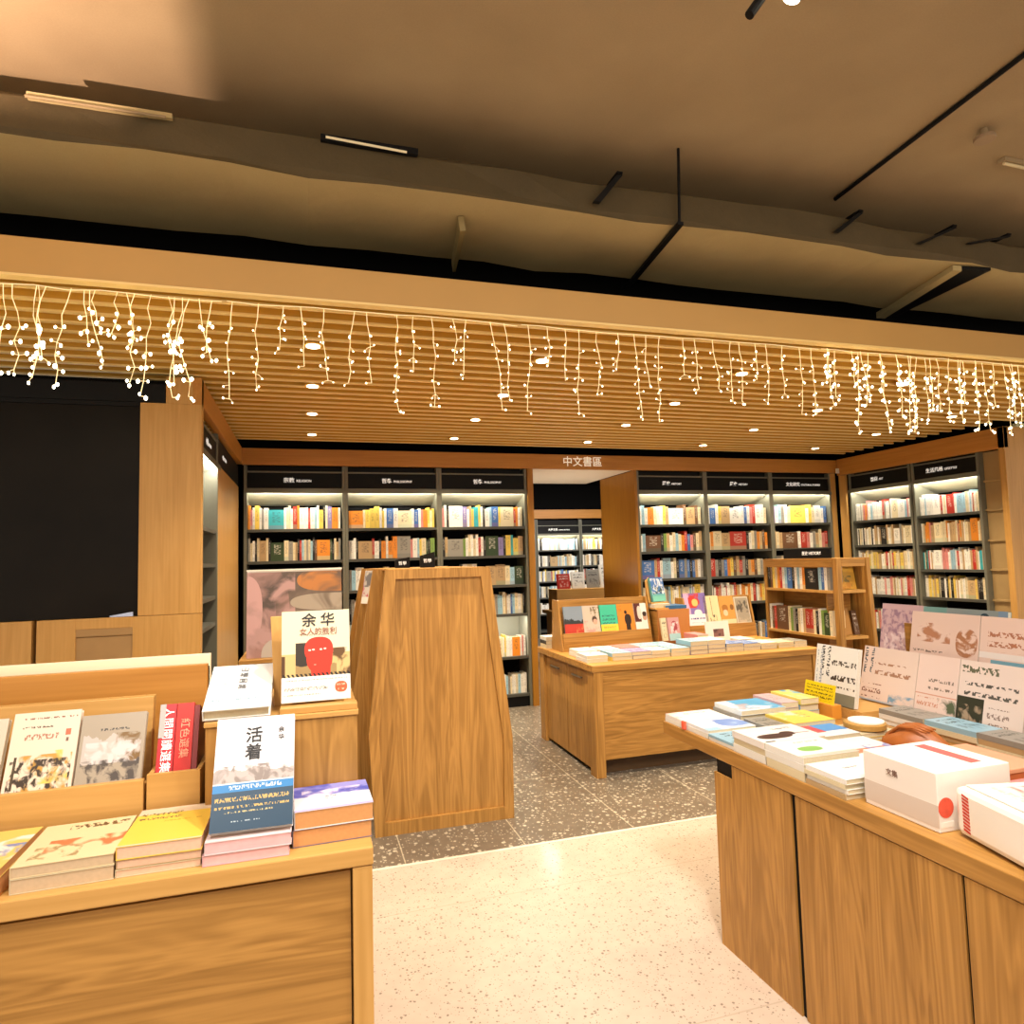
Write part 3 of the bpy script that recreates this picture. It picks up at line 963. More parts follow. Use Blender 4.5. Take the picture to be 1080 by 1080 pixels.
# right wall: two bookcases and a narrow wood-backed bay at the pillar
RW = [(-6.40, -5.545, ('藝術', 'ART'), 'black bookcase on the right wall nearer the back corner'), (-5.53, -4.775, ('生活風格', 'LIFESTYLE'), 'black bookcase on the right wall beside the narrow wooden bay')]
for bi, (a0, a1, sign, lb) in enumerate(RW):
    bookcase(lb, sign, a0, a1, fx_right, [1.847, 1.56, 1.28, 0.99, 0.6, 0.13], rot=FACE_L, group='right wall bookcases')
    for ri, z in enumerate([1.847, 1.56, 1.28, 0.99, 0.6]):
        r = random.Random(500 + bi * 31 + ri)
        mix = [['wplwowcwwsr', 'wTcswkTcww', 'TcwyTcrcwc', 'rwcwpcwT'], ['wlwwrwcwc', 'TcowTcoprT', 'wwTlcrtdwTp', 'kycwkT']][bi][min(ri, 3)]
        fill_row(random_row(r, mix, 32), a0 + 0.034, a1 - 0.045, z + 0.001, lambda a, d, zz: (RX + 0.07 + d, -a, zz), r, mb=loose)
m = MB()
for z in (0.4, 0.7, 0.98, 1.27, 1.55, 1.84, 2.12):
    m.box(RX + 0.06, RX + 0.4, 4.561, 4.772, z, z + 0.02)
m.box(RX + 0.08, RX + 0.1, 4.561, 4.772, 0, 2.41)
tag(m.build('panelled_bay', plain('greyed_oak', hx('a58a5c'), 0.5, noise=0.12, scale=6)), 'narrow greyish wooden bay between the right bookcase and the pillar', 'shelf bay')

# left wall: a lit bay seen edge-on and a wooden end panel
bookcase('black bookcase with pale interior in the left wall beside the wooden column', ('小說', 'FICTION'), 4.26, 5.06, fx_left, [1.76, 1.53, 1.31, 1.13, 0.7, 0.13], rot=FACE_R, depth=0.36)
for ri, z in enumerate([1.76, 1.53, 1.31, 1.13]):
    r = random.Random(900 + ri)
    fill_row(random_row(r, ('oyoTow', 'wcTcw', 'wsskw', 'blwsk')[ri], 12), 4.30, 4.70, z + 0.001, lambda a, d, zz: (LX - 0.07 - d, a, zz), r, mb=loose, hmax=0.19)
m = MB(); m.box(LX - 0.06, LX - 0.03, 5.07, 6.545, 0, 2.24)
struct(m.build('wall_left_panel', PZ))
t = thing('shelf_sign', 'black sign panel over the wooden end panel on the left wall', 'sign', (LX - 0.03, 5.6, 2.25))
m = MB(); m.box(LX - 0.05, LX - 0.03, 5.07, 6.545, 2.25, 2.43); m.build('sign_panel', BLACK, t)
lettering('小說 FICTION', 0.04, t, (0.0008, -0.1, 0.08), FACE_R, LETTER)

# far room seen through the opening
FZ = [1.665, 1.354, 1.064, 0.76, 0.45, 0.13]
for bi, (a0, a1, sign, lb) in enumerate([(3.23, 4.135, ('大陸文學', 'CHINA FICTION'), 'far room bookcase mostly hidden behind the opening edge'),
                                         (4.145, 5.05, ('大陸文學', 'CHINA FICTION'), 'far room bookcase seen whole through the opening'),
                                         (5.06, 5.965, ('大陸文學', 'CHINA FICTION'), 'far room bookcase cut off by the wooden reveal')]):
    bookcase(lb, sign, a0, a1, fx_far, FZ, top=1.96, sign_z=(1.985, 2.17), head=2.26, group='far room bookcases')
    for ri, z in enumerate(FZ[:5]):
        r = random.Random(700 + bi * 31 + ri)
        fill_row(random_row(r, ['wcwTwlwcky', 'wwclwskT', 'wcwsblwyr'][ri % 3], 26), a0 + 0.034, a1 - 0.05, z + 0.001, lambda a, d, zz: (a, 12.05 + d, zz), r, mb=loose)
o = loose.build('shelved_books', [SPINE, PAPER], origin=(0, 0, 0))
tag(o, 'rows of coloured book spines filling the remaining shelves', 'books', kind='stuff')
lamp('far_room_light', 'AREA', (4.6, 9.8, 2.9), 220, SOFT, (4.6, 10.2, 0.5), size=2.5, size_y=2.5)


# ------------------------------------------------------------------ single books
def book(label, w, h, t, mat, loc, rot=(0, 0, 0), pages=None, group=None, name='book', hard=False):
    """lies with its front cover up: width along x, height along y, spine at x=0"""
    m = MB()
    ct = 0.0022 if hard else 0.0012
    m.box(0, w, 0, h, t - ct, t, 0, None, {1: [(0, 0), (1, 0), (1, 1), (0, 1)]})
    m.box(0, w, 0, h, 0, ct)
    m.box(0, ct, 0, h, ct, t - ct)
    o = m.build(name, mat, local=True)
    o.location = loc
    o.rotation_euler = rot
    tag(o, label, 'book', group)
    p = MB(); i = 0.004 if hard else 0.0015
    p.box(ct + 0.0002, w - i, i, h - i, ct + 0.0002, t - ct - 0.0002)
    p.build('page_block', pages or PAPER, o, local=True)
    COUNT['individual'] += 1
    return o


def on_cover(o, text, size, x, y, t, mat, rz=0.0, bold=0.0, align='CENTER'):
    return lettering(text, size, o, (x, y, t + 0.0009), (0, 0, rz), mat, name='title', bold=bold, align=align)


PLACE = {2: ['topmost', 'lowest'], 3: ['topmost', 'middle', 'lowest'], 4: ['topmost', 'second', 'third', 'lowest'], 5: ['topmost', 'second', 'third', 'fourth', 'lowest']}


def stack(where, x, y, z, w, h, ths, mats, names, rz=0.0, pages=None, group=None, seed=0):
    """ths, mats, names run from the top down"""
    r = random.Random(seed + int(x * 1000))
    n = len(ths)
    zz = z + 0.0006
    for k in range(n - 1, -1, -1):
        lab = f'{names[k]}, {PLACE[n][k]} of {where}' if n > 1 else f'{names[k]}, {where}'
        jx, jy, jr = r.uniform(-0.003, 0.003), r.uniform(-0.003, 0.003), r.uniform(-0.012, 0.012)
        o = book(lab, w, h, ths[k], mats[k], (x + jx, y + jy, zz), (0, 0, rz + jr), pages=pages[k] if isinstance(pages, list) else pages, group=group)
        zz += ths[k] + 0.0006
    return zz


# plain covers by colour with a little print
def simple(code, ink='k', seed=0):
    c = hx(PAL[code]) if code in PAL else hx(code)
    i = hx(PAL[ink]) if ink in PAL else hx(ink)
    return cover('printed_cover_' + code + str(seed), c, [('text', 0.15, 0.85, 0.62, 0.86, i, 9 + seed % 4), ('blob', 0.2, 0.85, 0.12, 0.5, tuple(0.5 * (a + b) for a, b in zip(c, i)), 4 + seed % 3)])


SIMPLE = {k: simple(k, 'w' if k in 'rbdknv' else 'k', i) for i, k in enumerate('wcyorptblgdknvsT')}

# ================================================================== left display table
TZ = 0.93
YF = 1.412
lt = thing('display_table', 'tall oak display counter at the left with books on stepped racks', 'display table', (-0.7, 1.8, 0))
m = MB(); m.box(-1.9, 0.119, YF, 2.35, TZ - 0.036, TZ); m.build('table_top', PX, lt, bevel=0.003)
m = MB(); m.box(0.078, 0.117, YF + 0.002, YF + 0.06, 0, TZ - 0.037); m.build('leg', PZ, lt, bevel=0.002)
m = MB(); m.box(0.08, 0.117, 2.28, 2.34, 0, TZ - 0.037); m.build('leg', PZ, lt, bevel=0.002)
m = MB(); m.box(-1.9, 0.074, YF + 0.012, YF + 0.03, 0.06, TZ - 0.044); m.build('front_panel', WX, lt)
m = MB(); m.box(0.085, 0.1, YF + 0.062, 2.278, 0.06, TZ - 0.038); m.build('side_panel', WY, lt)
m = MB(); m.box(-1.88, 0.07, 2.3, 2.32, 0.06, TZ - 0.038); m.build('back_panel', WX, lt)
m = MB(); m.box(-1.85, 0.07, YF + 0.05, 2.28, 0, 0.06); m.build('plinth', VOID, lt)

# riser block at the right end, its top step and back board
rs = thing('display_riser', 'oak riser block with a small back board at the right end of the left counter', 'display riser', (-0.06, 1.75, TZ))
m = MB(); m.box(-0.222, 0.103, 1.618, 1.98, TZ + 0.0005, 1.150); m.build('block', WZ, rs, bevel=0.002)
m = MB(); m.box(-0.225, 0.106, 1.614, 1.98, 1.1505, 1.162); m.build('step_board', PX, rs, bevel=0.0015)
m = MB(); m.box(-0.068, 0.104, 1.622, 1.66, 1.1625, 1.176); m.build('book_lip', PX, rs, bevel=0.001)
m = MB(); m.hexa([(-0.084, 1.73, 1.1625), (0.08, 1.73, 1.1625), (0.08, 1.745, 1.1625), (-0.084, 1.745, 1.1625), (-0.095, 1.765, 1.375), (0.08, 1.765, 1.375), (0.08, 1.78, 1.375), (-0.095, 1.78, 1.375)]); m.build('back_board', PZ, rs, bevel=0.001)

# rack with a lip for upright books and its taller back panel
rk = thing('book_rack', 'long oak rack with lip, box and tall back panel on the left counter', 'book rack', (-0.9, 1.75, TZ))
m = MB(); m.box(-1.9, -0.350, 1.653, 1.668, TZ + 0.0005, 1.045); m.box(-1.9, -0.350, 1.6685, 1.70, TZ + 0.02, 1.03); m.build('lip', PX, rk, bevel=0.0015)
m = MB(); m.hexa([(-1.9, 1.76, TZ + 0.0005), (-0.36, 1.76, TZ + 0.0005), (-0.36, 1.775, TZ + 0.0005), (-1.9, 1.775, TZ + 0.0005), (-1.9, 1.80, 1.198), (-0.36, 1.80, 1.198), (-0.36, 1.83, 1.198), (-1.9, 1.83, 1.198)]); m.build('middle_panel', PX, rk, bevel=0.0015)
m = MB(); m.box(-1.9, -0.262, 1.94, 1.96, TZ + 0.0005, 1.247); m.build('back_panel', BEAM, rk, bevel=0.0015)
m = MB(); m.box(-0.344, -0.237, 1.655, 1.665, TZ + 0.0005, 1.054); m.box(-0.247, -0.237, 1.6655, 1.80, TZ + 0.0005, 1.052); m.box(-0.344, -0.334, 1.6655, 1.80, TZ + 0.0005, 1.052); m.box(-0.3335, -0.2475, 1.6655, 1.80, TZ + 0.0005, 1.03)
m.build('upright_box', PX, rk, bevel=0.001)
m = MB(); m.box(-1.9, -0.262, 1.995, 2.015, TZ + 0.0005, 1.267); tag(m.build('rear_panel', plain('cream_board', hx('f0e2bc'), 0.5), rk, bevel=0.001), 'cream-edged rear panel')
m = MB(); m.box(-1.9, -0.264, 1.9605, 1.9945, TZ + 0.0005, 1.235); m.build('panel_gap_shade', VOID, rk)  # black fill in place of the shade between the two panels

L = math.radians
# upright books on the rack
c_a = cover('cover_cream_drawing', hx('f0d9c0'), [('blob', 0.08, 0.95, 0.0, 0.46, hx('c8963c'), 5), ('blob', 0.05, 0.95, 0.0, 0.4, hx('3a2a16'), 9), ('blob', 0.5, 0.92, 0.1, 0.5, hx('e8c860'), 3),
                                                  ('text', 0.15, 0.95, 0.86, 0.93, hx('8c5a48'), 16), ('text', 0.15, 0.6, 0.76, 0.82, hx('6a5a48'), 16), ('text', 0.2, 0.7, 0.64, 0.72, hx('b07a60'), 14),
                                                  ('solid', 0.8, 0.88, 0.68, 0.76, hx('cf6a48'), 1), ('solid', 0.82, 0.86, 0.6, 0.65, hx('7a5a48'), 1), ('solid', 0.1, 0.14, 0.05, 0.45, hx('4a3a20'), 1)])
book('cream book with a brown ink drawing, upright on the left rack', 0.127, 0.168, 0.016, c_a, (-0.617, 1.676, 1.0335), (L(66), 0, 0), hard=True)
c_b = cover('cover_grey_mountain', hx('a99a84'), [('hill', 0.05, 0.95, 0.3, 0.95, hx('c4b8ae'), 3), ('blob', 0.55, 0.95, 0.25, 0.72, hx('7c5a22'), 4), ('blob', 0.05, 0.95, 0.05, 0.35, hx('4b4038'), 6), ('blob', 0.1, 0.9, 0.3, 0.6, hx('d8d0cc'), 4), ('text', 0.3, 0.75, 0.76, 0.84, hx('4a443e'), 15)])
book('grey book with a snowy mountain cover, upright between the cream and red books', 0.128, 0.152, 0.014, c_b, (-0.486, 1.676, 1.0335), (L(66), 0, 0))
c_z = cover('cover_pale_edge', hx('d8c8b0'), [('solid', 0, 1, 0, 0.4, hx('7a6040'), 1), ('text', 0.2, 0.8, 0.6, 0.9, hx('6a5a48'), 10)])
book('pale book with brown lower half, upright on the rack at the left picture edge', 0.125, 0.16, 0.016, c_z, (-0.752, 1.676, 1.0335), (L(66), 0, 0))
# red spines in the box
c_r1 = cover('cover_red_grey', hx('c8202a'), [])
c_r2 = cover('cover_red', hx('dc2418'), [])


def red_book(label, x, w, mat, text, tcol, size):
    m = MB()
    H, D = 0.165, 0.11
    m.box(0, w, 0, 0.003, 0, H); m.box(0, 0.0025, 0.0031, D, 0, H); m.box(w - 0.0025, w, 0.0031, D, 0, H)
    o = m.build('book', mat, local=True)
    o.location = (x, 1.678, 1.0335)
    o.rotation_euler = (L(-22), 0, 0)
    tag(o, label, 'book', 'red books in the rack box')
    p = MB(); p.box(0.0027, w - 0.0027, 0.0032, D - 0.004, 0.002, H - 0.004); p.build('page_block', PAPERW, o, local=True)
    lettering(text, size, o, (w / 2, -0.0008, H * 0.52), (L(90), L(90), 0), tcol, name='title')
    COUNT['individual'] += 1
    return o


o = red_book('red book with grey-white spine lettering, first in the rack box', -0.333, 0.034, c_r1, '人間閱讀選集', LETTER, 0.024)
m = MB(); m.box(0.0, 0.012, -0.0015, 0.0, 0.09, 0.165); tag(m.build('spine_label', plain('grey_label', hx('a8a4a0'), 0.5), o, local=True), 'grey label')
red_book('plain red book with faint pale spine print, second in the rack box', -0.2975, 0.036, c_r2, '紅色選集', plain('pale_red_print', hx('f0a080'), 0.5), 0.022)
m = MB(); m.box(0, 0.011, 0, 0.11, 0, 0.158)
o = m.build('book', cover('cover_maroon', hx('8a1a14'), []), local=True); o.location = (-0.2605, 1.679, 1.0335); o.rotation_euler = (L(-22), 0, 0)
tag(o, 'thin dark red book standing last in the rack box beside the riser', 'book', 'red books in the rack box')

# white book tilted on the riser
c_w = cover('cover_white_quiet', hx('f6f6f2'), [('text', 0.1, 0.9, 0.18, 0.24, hx('8fb0c0'), 20), ('text', 0.2, 0.75, 0.1, 0.15, hx('a8c8d8'), 20), ('blob', 0.55, 0.9, 0.6, 0.95, hx('e8eef0'), 3), ('text', 0.12, 0.3, 0.55, 0.6, hx('707070'), 18)])
m = MB(); m.prism([(1.65, 1.1625), (1.81, 1.1625), (1.81, 1.222)], -0.205, -0.125, 'x')
wd = m.build('wedge_stand', PX); tag(wd, 'small oak wedge under the tilted white book on the riser', 'book stand')
o = book('white book with small grey title, tilted on the oak wedge on the riser', 0.140, 0.205, 0.024, c_w, (-0.228, 1.618, 1.1655), (L(19.5), 0, 0.0), pages=PAPER, hard=True)
for k, ch in enumerate('山裡回路'):
    on_cover(o, ch, 0.02, 0.074, 0.178 - 0.028 * k, 0.024, plain('grey_ink', hx('6a6a6a'), 0.6))

# book with the red head, upright on the riser
c_h = cover('cover_red_head', hx('f3e3be'), [('solid', 0, 1, 0.27, 0.52, hx('d9b97a'), 1), ('solid', 0.0, 0.05, 0.27, 0.5, hx('5a3a1c'), 1), ('solid', 0.2, 0.45, 0.27, 0.64, hx('3a3026'), 1),
                                              ('blob', 0.7, 1, 0.27, 0.57, hx('6a4a28'), 5), ('hill', 0.2, 0.8, 0.22, 0.5, hx('a88a58'), 2), ('oval', 0.33, 0.75, 0.42, 0.70, hx('e23a26'), 1), ('oval', 0.36, 0.74, 0.30, 0.64, hx('e23a26'), 1), ('oval', 0.42, 0.71, 0.20, 0.5, hx('e23a26'), 1),
                                              ('oval', 0.385, 0.425, 0.545, 0.565, hx('f4dccc'), 1), ('oval', 0.44, 0.48, 0.55, 0.57, hx('f4dccc'), 1), ('oval', 0.55, 0.59, 0.55, 0.57, hx('f4dccc'), 1), ('oval', 0.61, 0.65, 0.555, 0.575, hx('f4dccc'), 1),
                                              ('oval', 0.465, 0.50, 0.385, 0.4, hx('f09078'), 1), ('solid', 0, 1, 0, 0.27, hx('f4efe4'), 1), ('check', 0, 1, 0.262, 0.3, hx('1c1a18'), 16),
                                              ('solid', 0, 1, 0.262, 0.268, hx('f4efe4'), 1), ('text', 0.06, 0.95, 0.195, 0.235, hx('a86050'), 24), ('text', 0.04, 0.66, 0.11, 0.17, hx('8a8478'), 30), ('text', 0.04, 0.55, 0.04, 0.08, hx('7a7468'), 26),
                                              ('oval', 0.77, 0.95, 0.075, 0.195, hx('e0633c'), 1), ('text', 0.8, 0.92, 0.1, 0.17, hx('f4c8a8'), 24), ('text', 0.28, 0.8, 0.715, 0.735, hx('a09080'), 26)])
o = book('cream book with a red head on its cover, upright on the riser', 0.157, 0.213, 0.024, c_h, (-0.066, 1.679, 1.1765), (L(77), 0, 0.0), pages=PAPER)
on_cover(o, '余 华', 0.034, 0.084, 0.188, 0.024, INK, bold=0.0004)
on_cover(o, '女人的胜利', 0.0175, 0.084, 0.162, 0.024, plain('brown_ink', hx('8a4a3a'), 0.6))

# the white and blue novel leaning on the riser
c_n = cover('cover_white_blue', hx('efeaea'), [('hill', 0, 1, 0.40, 0.62, hx('b9aca6'), 3), ('blob', 0, 1, 0.40, 0.56, hx('8a7c74'), 7), ('solid', 0, 1, 0, 0.405, hx('0f3d58'), 1), ('solid', 0, 1, 0.33, 0.405, hx('1f7fc0'), 1), ('solid', 0, 1, 0.398, 0.41, hx('d8dce0'), 1),
                                               ('text', 0.2, 0.85, 0.34, 0.385, hx('d8e4ec'), 26), ('text', 0.04, 0.95, 0.19, 0.285, hx('c8a860'), 22), ('text', 0.15, 0.75, 0.13, 0.165, hx('c8b880'), 24), ('text', 0.25, 0.6, 0.055, 0.085, hx('b8c8d0'), 24)])
zt = stack('the pink stack under the white and blue novel', -0.198, 1.43, TZ, 0.158, 0.17, [0.024, 0.02], [cover('cover_pink_a', hx('f0dcdc'), []), cover('cover_pink_b', hx('e8bcc0'), [])], ['white paperback', 'pink paperback'],
           pages=[plain('pink_page_edges', hx('e6b0b0'), 0.7, noise=0.15, scale=60)] * 2, group='stacks on the left counter')
m = MB(); m.prism([(1.492, zt + 0.0008), (1.585, zt + 0.0008), (1.585, zt + 0.14)], -0.15, -0.07, 'x')
tag(m.build('wedge_stand', PX), 'oak wedge propping the white and blue novel from behind', 'book stand')
o = book('white novel with blue lower band tilted on the pink stack', 0.154, 0.222, 0.02, c_n, (-0.190, 1.457, zt + 0.001), (L(60), 0, -0.02), pages=PAPERW)
on_cover(o, '活', 0.034, 0.074, 0.182, 0.02, INK, bold=0.0004)
on_cover(o, '着', 0.034, 0.074, 0.147, 0.02, INK, bold=0.0004)
on_cover(o, '余', 0.0125, 0.128, 0.19, 0.02, INK)
on_cover(o, '华', 0.0125, 0.128, 0.175, 0.02, INK)

# flat stacks along the front of the left counter
c_pu = cover('cover_violet_sky', hx('f2f2f6'), [('solid', 0, 1, 0.55, 1, hx('9c9ae0'), 1), ('blob', 0, 1, 0.52, 1, hx('5a62c0'), 3), ('blob', 0.1, 0.9, 0.5, 0.8, hx('e6dcf2'), 4), ('text', 0.4, 0.55, 0.38, 0.5, hx('4a4a4a'), 16), ('solid', 0, 1, 0, 0.06, hx('c0b4e4'), 1)])
c_pu2 = cover('cover_grey_violet', hx('7e7488'), [])
stack("the stack at the left counter's front corner", -0.036, 1.455, TZ, 0.158, 0.155, [0.036, 0.034], [c_pu, c_pu2], ['violet and white hardback', 'grey violet hardback'], rz=0.02, pages=PAPERO, group='stacks on the left counter')
c_ye = cover('cover_yellow_sheet', hx('ffd050'), [('solid', 0, 1, 0.82, 1, hx('e8cfae'), 1), ('text', 0.05, 0.6, 0.66, 0.86, hx('7a6a40'), 14), ('text', 0.4, 0.9, 0.55, 0.6, hx('d8a830'), 16), ('solid', 0, 1, 0, 0.03, hx('e8d0b0'), 1)])
stack('the stack left of the pink stack', -0.349, 1.44, TZ, 0.146, 0.195, [0.024, 0.016, 0.014], [c_ye, SIMPLE['T'], SIMPLE['c']], ['yellow paperback', 'tan paperback', 'cream paperback'], pages=[plain('rosy_page_edges', hx('d8b498'), 0.8, noise=0.12, scale=140)] * 3, group='stacks on the left counter')
c_cr = cover('cover_cream_script', hx('f2d9a8'), [('text', 0.3, 0.95, 0.72, 0.92, hx('6a5030'), 9), ('blob', 0.2, 1.0, 0.25, 0.55, hx('d87848'), 4), ('blob', 0.1, 0.6, 0.1, 0.4, hx('a89060'), 7)])
stack('the stack under the grey mountain book', -0.516, 1.43, TZ, 0.163, 0.2, [0.02, 0.026], [c_cr, SIMPLE['c']], ['cream script-covered paperback', 'cream paperback'], rz=0.03, pages=plain('beige_page_edges', hx('c2a988'), 0.8, noise=0.12, scale=140), group='stacks on the left counter')
c_fl = cover('cover_yellow_blue', hx('f0cc6a'), [('blob', 0.1, 1, 0.2, 0.8, hx('f6efe0'), 3), ('blob', 0.1, 1, 0.3, 0.6, hx('7a8cc0'), 5)])
stack('the stack at the left picture edge', -0.68, 1.432, TZ, 0.15, 0.2, [0.016, 0.032], [c_fl, SIMPLE['o']], ['yellow paperback with blue splashes', 'orange paperback'], pages=PAPERO, group='stacks on the left counter')

# ================================================================== poster and A-shaped stand behind the left counter
pt = thing('poster_stand', 'low oak stand carrying the pink and brown art print', 'display stand', (-0.1, 4.8, 0))
m = MB(); m.box(-0.42, 0.10, 4.62, 5.2, 0.0, 0.88); m.build('body', WZ, pt, bevel=0.002)
m = MB(); m.box(-0.44, 0.125, 4.60, 5.22, 0.8805, 0.905); m.build('top_board', WX, pt, bevel=0.002)
art = cover('abstract_art_print', hx('7a6656'), [('oval', -0.35, 0.44, -0.1, 1.15, hx('a88078'), 1), ('blob', 0, 1, 0, 1, hx('5a4a40'), 2.2), ('oval', -0.2, 0.16, 0.15, 0.95, hx('d8a8a4'), 1), ('blob', 0, 0.5, 0, 1, hx('c49a94'), 3.0),
                                                 ('oval', 0.52, 1.3, 0.74, 1.02, hx('c8803a'), 1), ('oval', 0.45, 1.3, 0.52, 0.72, hx('b4a490'), 1), ('blob', 0.3, 1, 0, 1, hx('6a5644'), 2.4), ('oval', 0.15, 0.6, -0.2, 0.22, hx('c0b4a8'), 1), ('solid', 0, 1, 0.985, 1, hx('f4ece0'), 1)])
ap = thing('art_print', 'large pink and brown abstract print on the stand behind the left counter', 'art print', (-0.40, 4.68, 0.906), (L(84), 0, 0))
m = MB(); m.box(0, 0.605, 0, 0.565, 0, 0.012, 0, None, {1: [(0, 0), (1, 0), (1, 1), (0, 1)]}); m.build('print_board', art, ap, local=True)
m = MB(); m.box(-0.004, 0.609, 0.5655, 0.575, 0, 0.016); tag(m.build('edge_strip', WHITE, ap, local=True), 'white top edge strip')
m = MB(); m.hexa([(-0.30, 4.68, 0.9055), (0.1, 4.68, 0.9055), (0.1, 4.9, 0.9055), (-0.3, 4.9, 0.9055), (-0.30, 4.715, 1.2), (0.1, 4.715, 1.2), (0.1, 4.735, 1.2), (-0.3, 4.735, 1.2)])
tag(m.build('print_support', WX), 'wooden wedge propping the art print from behind', 'book stand')


def astand(name, label, loc, prof, length, ys):
    """A-shaped stand: solid framed end panel towards the aisle, divider boards and side trays behind it"""
    x0, y0 = loc
    t = thing(name, label, 'bookstand', (x0, y0 + length / 2, 0))
    m = MB(); m.prism(prof, y0 + 0.022, y0 + 0.05, 'y'); m.build('end_panel', WZ, t)
    n = len(prof)
    cx = sum(p[0] for p in prof) / n; cz = sum(p[1] for p in prof) / n
    inner = []
    for s, z in prof:
        inner.append((s + (0.055 if s < cx else -0.055), z + (0.07 if z < 0.1 else (-0.055 if z > 1.3 else 0.0))))
    m = MB()
    for i in range(n):
        j = (i + 1) % n
        q = [prof[i], prof[j], inner[j], inner[i]]
        m.prism(q, y0, y0 + 0.0218, 'y')
    m.build('end_frame', WZ, t, bevel=0.001)
    for yy, ext in ys:
        pr = [(s - (0.025 if z > 1.3 else ext) if s < cx else s + (0.0 if z > 1.3 else ext * 0.2), z) for s, z in prof]
        m = MB(); m.prism(pr, yy, yy + 0.03, 'y'); m.build('divider_board', WZ, t, bevel=0.001)
    ye = ys[-1][0]
    m = MB(); m.box(cx - 0.012, cx + 0.012, y0 + 0.051, ye - 0.001, 0.05, 1.42); m.build('spine_board', WY, t)
    for z, ex in ((1.22, 0.27), (0.93, 0.31), (0.62, 0.34), (0.3, 0.36)):
        lo = y0 + 0.051
        for yy, ext in ys:
            m = MB()
            m.box(cx - ex, cx - 0.0125, lo, yy - 0.001, z - 0.02, z); m.box(cx - ex - 0.011, cx - ex - 0.0005, lo, yy - 0.001, z - 0.02, z + 0.03)
            m.box(cx + 0.0125, cx + ex - 0.02, lo, yy - 0.001, z - 0.02, z); m.box(cx + ex - 0.019, cx + ex - 0.008, lo, yy - 0.001, z - 0.02, z + 0.03)
            m.build('tray', PX, t)
            lo = yy + 0.031
    m = MB(); m.box(cx - 0.28, cx + 0.28, y0 + 0.05, ye, 1.455, 1.4635); m.build('top_board', WY, t)
    return t


EP = [(0.334, 0.0), (1.130, 0.0), (1.133, 0.46), (1.019, 1.463), (0.410, 1.463), (0.305, 0.547)]
astand('bookstand', 'tall oak A-shaped bookstand with a framed solid end panel in mid aisle', (0.72, 3.82), EP, 1.4, [(4.34, 0.075), (4.85, 0.085), (5.3, 0.09)])
c_pk = cover('cover_pink_figure', hx('cfc6c0'), [('blob', 0, 1, 0.1, 0.8, hx('b8405a'), 3), ('solid', 0, 1, 0, 0.2, hx('f0eae0'), 1), ('blob', 0, 1, 0.5, 1, hx('6a6a70'), 3)])
book('pink and grey book displayed on the left side of the A-shaped bookstand', 0.17, 0.23, 0.02, c_pk, (0.355, 4.79, 1.2215), (L(80), 0, L(-62)))
for i, (x, y, w, h, lb) in enumerate([(0.70, 4.42, 0.10, 0.105, 'black PHILOSOPHY sign plate standing tallest on the A-shaped bookstand'), (0.56, 4.62, 0.10, 0.075, 'smaller black sign plate on the A-shaped bookstand, left of the taller plate')]):
    t = thing('sign_plate', lb, 'sign', (x, y, 1.464), (0, 0, 0), group='black sign plates')
    m = MB(); m.hexa([(0, 0, 0), (w, 0, 0), (w, 0.012, 0), (0, 0.012, 0), (0, 0.0, h * 0.75), (w, 0.0, h), (w, 0.012, h), (0, 0.012, h * 0.75)]); m.build('plate', BLACK, t, local=True)
    lettering('哲學', 0.028, t, (w * 0.5, -0.0008, h * 0.42), FRONT, LETTER)

# ================================================================== middle display table
MZ = 0.757
mt = thing('display_table', 'wide oak display table with two side doors in the middle of the shop', 'display table', (2.8, 4.85, 0))
X0, X1, Y0, Y1 = 1.855, 3.75, 4.262, 5.40
m = MB(); m.box(X0 - 0.01, X1 + 0.02, Y0 - 0.004, Y1 + 0.01, MZ - 0.046, MZ); m.build('table_top', WX, mt, bevel=0.003)
for (lx, ly) in ((X0, Y0), (X1 - 0.07, Y0), (X0, Y1 - 0.11), (X1 - 0.07, Y1 - 0.11)):
    m = MB(); m.box(lx, lx + 0.07, ly, ly + 0.11, 0, MZ - 0.047); m.build('leg', WZ, mt, bevel=0.002)
m = MB(); m.box(X0 + 0.073, X1 - 0.073, Y0 + 0.012, Y0 + 0.032, 0.115, MZ - 0.05); m.build('front_panel', WX, mt)
m = MB(); m.box(X0 + 0.073, X1 - 0.073, Y0 + 0.10, Y0 + 0.12, 0.0, 0.114); m.build('plinth', plain('dark_oak_plinth', hx('4e371c'), 0.6), mt)
m = MB(); m.box(X1 - 0.05, X1 - 0.03, Y0 + 0.112, Y1 - 0.112, 0.04, MZ - 0.05); m.build('side_panel', WY, mt)
m = MB(); m.box(X0 + 0.1, X1 - 0.1, Y1 - 0.06, Y1 - 0.04, 0.04, MZ - 0.05); m.build('back_panel', WX, mt)
m = MB(); m.box(X0 + 0.05, X0 + 0.07, Y0 + 0.112, Y1 - 0.112, 0.0, MZ - 0.048); m.build('door_recess', BLACK, mt)
ym = (Y0 + Y1) / 2
for (da, db) in ((Y0 + 0.114, ym - 0.003), (ym + 0.003, Y1 - 0.114)):
    m = MB(); m.box(X0 + 0.022, X0 + 0.0485, da, db, 0.03, MZ - 0.05); d = m.build('door', WZ, mt, bevel=0.0015)
    yc = (da + db) / 2
    m = MB(); m.box(X0 + 0.004, X0 + 0.012, yc - 0.09, yc + 0.09, 0.634, 0.644); m.box(X0 + 0.0125, X0 + 0.0215, yc - 0.085, yc - 0.075, 0.634, 0.644); m.box(X0 + 0.0125, X0 + 0.0215, yc + 0.075, yc + 0.085, 0.634, 0.644)
    m.build('handle', STEEL, d)

# racks on the middle table


